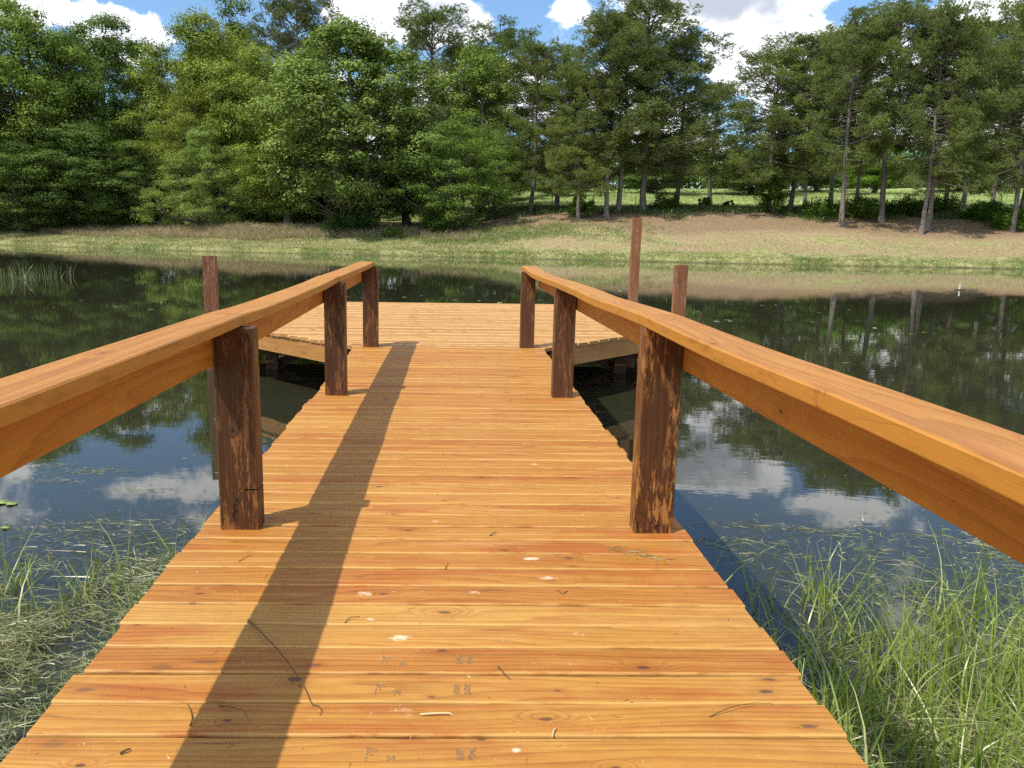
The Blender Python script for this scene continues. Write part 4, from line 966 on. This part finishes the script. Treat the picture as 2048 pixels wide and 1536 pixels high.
# lily pads
M_pad, tt, pp, _o = material('lily_pad'); gg = tt.n('ShaderNodeTexCoord').outputs['Object']
tt.put(pp.inputs['Base Color'], tt.mix(tt.noise(gg, 40, 3), (.16, .24, .05), (.33, .38, .10))); pp.inputs['Roughness'].default_value = .4
def pad(px, py, r, label, a0):
    c = onz(px, py, 0); n = 22; th = np.linspace(.18, 2*pi-.18, n)+a0; V = [(0, 0, .004)]+[(r*cos(a)*(1+.03*sin(5*a)), r*sin(a), .006+.003*sin(3*a)) for a in th]
    V += [(v[0], v[1], v[2]-.003) for v in V]; m_ = n+1
    F = [(0, i, i+1) for i in range(1, n)]+[(m_, m_+i+1, m_+i) for i in range(1, n)]
    Q = [(i, m_+i, m_+i+1, i+1) for i in range(1, n)]
    o = link_mesh('lily_pad', V, [np.array(F), np.array(Q)], M_pad); o.location = (c[0], c[1], .003); tag(o, label, 'lily pad', 'lily pads floating at left')
pad(6, 1006, .040, 'round lily pad touching the left border', .3); pad(24, 1009, .032, 'smaller lily pad just right of the one at the left border', 2.); pad(12, 1057, .022, 'tiny yellowish lily pad below the other two', 4.)

# cross shaped marker floating at right
M_white, tt, pp, _o = material('white_paint'); gg = tt.n('ShaderNodeTexCoord').outputs['Object']
tt.put(pp.inputs['Base Color'], tt.mix(tt.noise(gg, 14, 4), (.62, .58, .48), (.82, .80, .74))); pp.inputs['Roughness'].default_value = .6
c = onz(1918, 580, 0); mk = empty('water_marker', (c[0], c[1], 0)); tag(mk, 'small white stake with a dark crosspiece standing in the pond at right', 'marker')
mb = MB(); timber(mb, (-.02, 0, -.3), (.02, 0, .20), .05, .03, (1, 0, 0), r=.006, seg=4); mb.build('stake', M_white, mk)
mb = MB(); timber(mb, (-.17, -.03, .012), (.19, -.03, .02), .03, .035, (0, 0, 1), r=.008, seg=4, rnd=.3); mb.build('crosspiece', M_dark, mk)

# fence along the pasture
M_wire, tt, pp, _o = material('fence_wire'); pp.inputs['Base Color'].default_value = (.22, .21, .2, 1); pp.inputs['Roughness'].default_value = .6
fe = empty('wire_fence', (20, 78, 0)); tag(fe, 'thin wire fence on small posts along the near edge of the pasture', 'fence')
fx = np.arange(2, 62, 4.); fy = 76-.2*fx+8; fz = ground_z(fx, fy); tops = []
for a, b, z in zip(fx, fy, fz):
    TV, TF = tubes_mesh([(np.array([[a, b, z-.2], [a+.02, b, z+1.2]]), np.array([.045, .04]))], 6); q = link_mesh('fence_post', TV, TF, M_bark, fe); q.matrix_parent_inverse = Matrix.Translation((-20, -78, 0))
TV, TF = tubes_mesh([(np.column_stack([fx, fy, fz+h_]), np.full(len(fx), .008)) for h_ in (.4, .75, 1.1)], 4); q = link_mesh('wire', TV, TF, M_wire, fe); q.matrix_parent_inverse = Matrix.Translation((-20, -78, 0))

# ------------------------------------------------------------------ litter on the deck
M_twig, tt, pp, _o = material('dry_stem'); pp.inputs['Base Color'].default_value = (.10, .06, .02, 1); pp.inputs['Roughness'].default_value = .8
M_straw, tt, pp, _o = material('straw_stem'); pp.inputs['Base Color'].default_value = (.60, .46, .22, 1); pp.inputs['Roughness'].default_value = .7
def stem(pxs, r, name, label, mat, group=None, lift=.004, cat='twig'):
    pts = np.array([onz(x, y, DECK+.004) for x, y in pxs]); n = len(pts); k = np.linspace(0, 1, n)
    kk = np.linspace(0, 1, 5*n); sp = np.column_stack([np.interp(kk, k, pts[:, i]) for i in range(3)])
    for _ in range(3): sp[1:-1] = (sp[:-2]+2*sp[1:-1]+sp[2:])/4
    sp[:, 2] = [deck_z(a, b) for a, b in sp[:, :2]]; sp[:, 2] = np.maximum(sp[:, 2], DECK-.001)+r+lift*np.sin(kk*pi)
    c = sp[0].copy(); TV, TF = tubes_mesh([(sp-c, r*(1-.6*kk))], 6); o = link_mesh(name, TV, TF, mat, smooth=True); o.location = c; tag(o, label, cat, group)
stem([(496, 1238), (515, 1262), (548, 1300), (585, 1345), (610, 1383), (625, 1411)], .0024, 'fallen_grass', 'long curved dry grass stem lying across the handrail shadow', M_twig, lift=.014, cat='grass stem')
stem([(625, 1411), (637, 1414), (644, 1424), (640, 1432)], .0014, 'tendril', 'tiny curled tendril at the end of the long grass stem', M_twig, cat='tendril')
stem([(1419, 1434), (1470, 1420), (1545, 1404)], .0012, 'fallen_grass', 'thin green stem near the right edge of the deck', M_twig, lift=.01, cat='grass stem')
stem([(840, 1430), (900, 1430), (905, 1433)], .003, 'straw', 'pale yellow straw lying flat in the middle of the third board from the bottom', M_straw, cat='straw')
stem([(996, 1334), (1006, 1346), (1021, 1358)], .0022, 'twig', 'short dark twig beside the second row of stamps', M_twig)
stem([(240, 1508), (255, 1503), (262, 1499)], .003, 'twig', 'short thick twig near the lower left corner of the deck', M_twig)
stem([(380, 1452), (386, 1442), (380, 1420), (375, 1408)], .0018, 'twig', 'forked looking curved twig left of the handrail shadow', M_twig)
stem([(1104, 1474), (1108, 1462), (1114, 1456)], .0022, 'straw', 'small straw standing near the lowest stamps', M_straw, cat='straw')
stem([(890, 1137), (897, 1124)], .0015, 'twig', 'fine upright twig on the reddish board seam', M_twig)
stem([(478, 1122), (505, 1110)], .0014, 'twig', 'fine twig on the board right of the left post', M_twig)
stem([(690, 1243), (700, 1235), (720, 1231)], .0016, 'twig', 'small bent twig left of the white splash', M_twig)
stem([(980, 1070), (994, 1063)], .0022, 'twig', 'little brown twig in the middle of the deck between the near posts', M_twig)
stem([(1135, 1180), (1126, 1188), (1112, 1178)], .0014, 'twig', 'tiny crooked twig right of the pale scuffs', M_twig)
stem([(438, 1412), (490, 1432), (497, 1442)], .0013, 'fallen_grass', 'thin arched stem in the handrail shadow near the bottom', M_twig, lift=.012, cat='grass stem')
# wisp of dry grass by the right post
rs = np.random.RandomState(4); n = 46; c = onz(1262, 1108, DECK)
t_ = rs.uniform(-1, 1, n); B = np.column_stack([c[0]+t_*.085+rs.normal(0, .012, n), c[1]-t_*.05+rs.normal(0, .012, n), np.full(n, DECK+.006)])-c
th = rs.normal(-.5, .8, n); V, F = strips(B, unit(np.column_stack([np.cos(th), np.sin(th), rs.uniform(0, .2, n)])), rs.uniform(.03, .09, n), np.full(n, .0022), np.column_stack([rs.normal(0, .4, (n, 2)), -.1*np.ones(n)]), rs, 3)
V[:, 2] = np.maximum(V[:, 2], .0045)
o = link_mesh('grass_wisp', V, F, M_clip); o.location = c; tag(o, 'loose wisp of dried grass on the boards beside the near right post', 'grass wisp')
# tiny crumbs of plant matter
n = 420; yy = 1.45+rs.rand(n)**1.6*4.5; xx = rs.uniform(-.88, .86, n); th = rs.rand(n)*6.28
V, F = strips(np.column_stack([xx, yy, np.array([deck_z(a, b) for a, b in zip(xx, yy)])+.001]), np.column_stack([np.cos(th), np.sin(th), 0*th]), rs.uniform(.003, .02, n), rs.uniform(.0012, .0035, n), np.column_stack([rs.normal(0, .4, (n, 2)), np.zeros(n)]), rs, 2)
M_crumb = blade_mat('crumbs', [(0, (.06, .035, .015)), (.3, (.22, .13, .05)), (.5, (.55, .42, .2)), (1., (.75, .62, .38))], .1)
o = link_mesh('plant_crumbs', V, F, M_crumb); tag(o, 'tiny crumbs of straw and bark scattered over the deck', 'debris', kind='stuff')

for o in COL.objects:
    if o.type == 'MESH': o.visible_volume_scatter = True
SC.cycles.max_bounces = 6; SC.cycles.diffuse_bounces = 3; SC.cycles.glossy_bounces = 3; SC.cycles.transmission_bounces = 3; SC.cycles.transparent_max_bounces = 4
SC.cycles.caustics_reflective = False; SC.cycles.caustics_refractive = False
SC.cycles.use_denoising = False
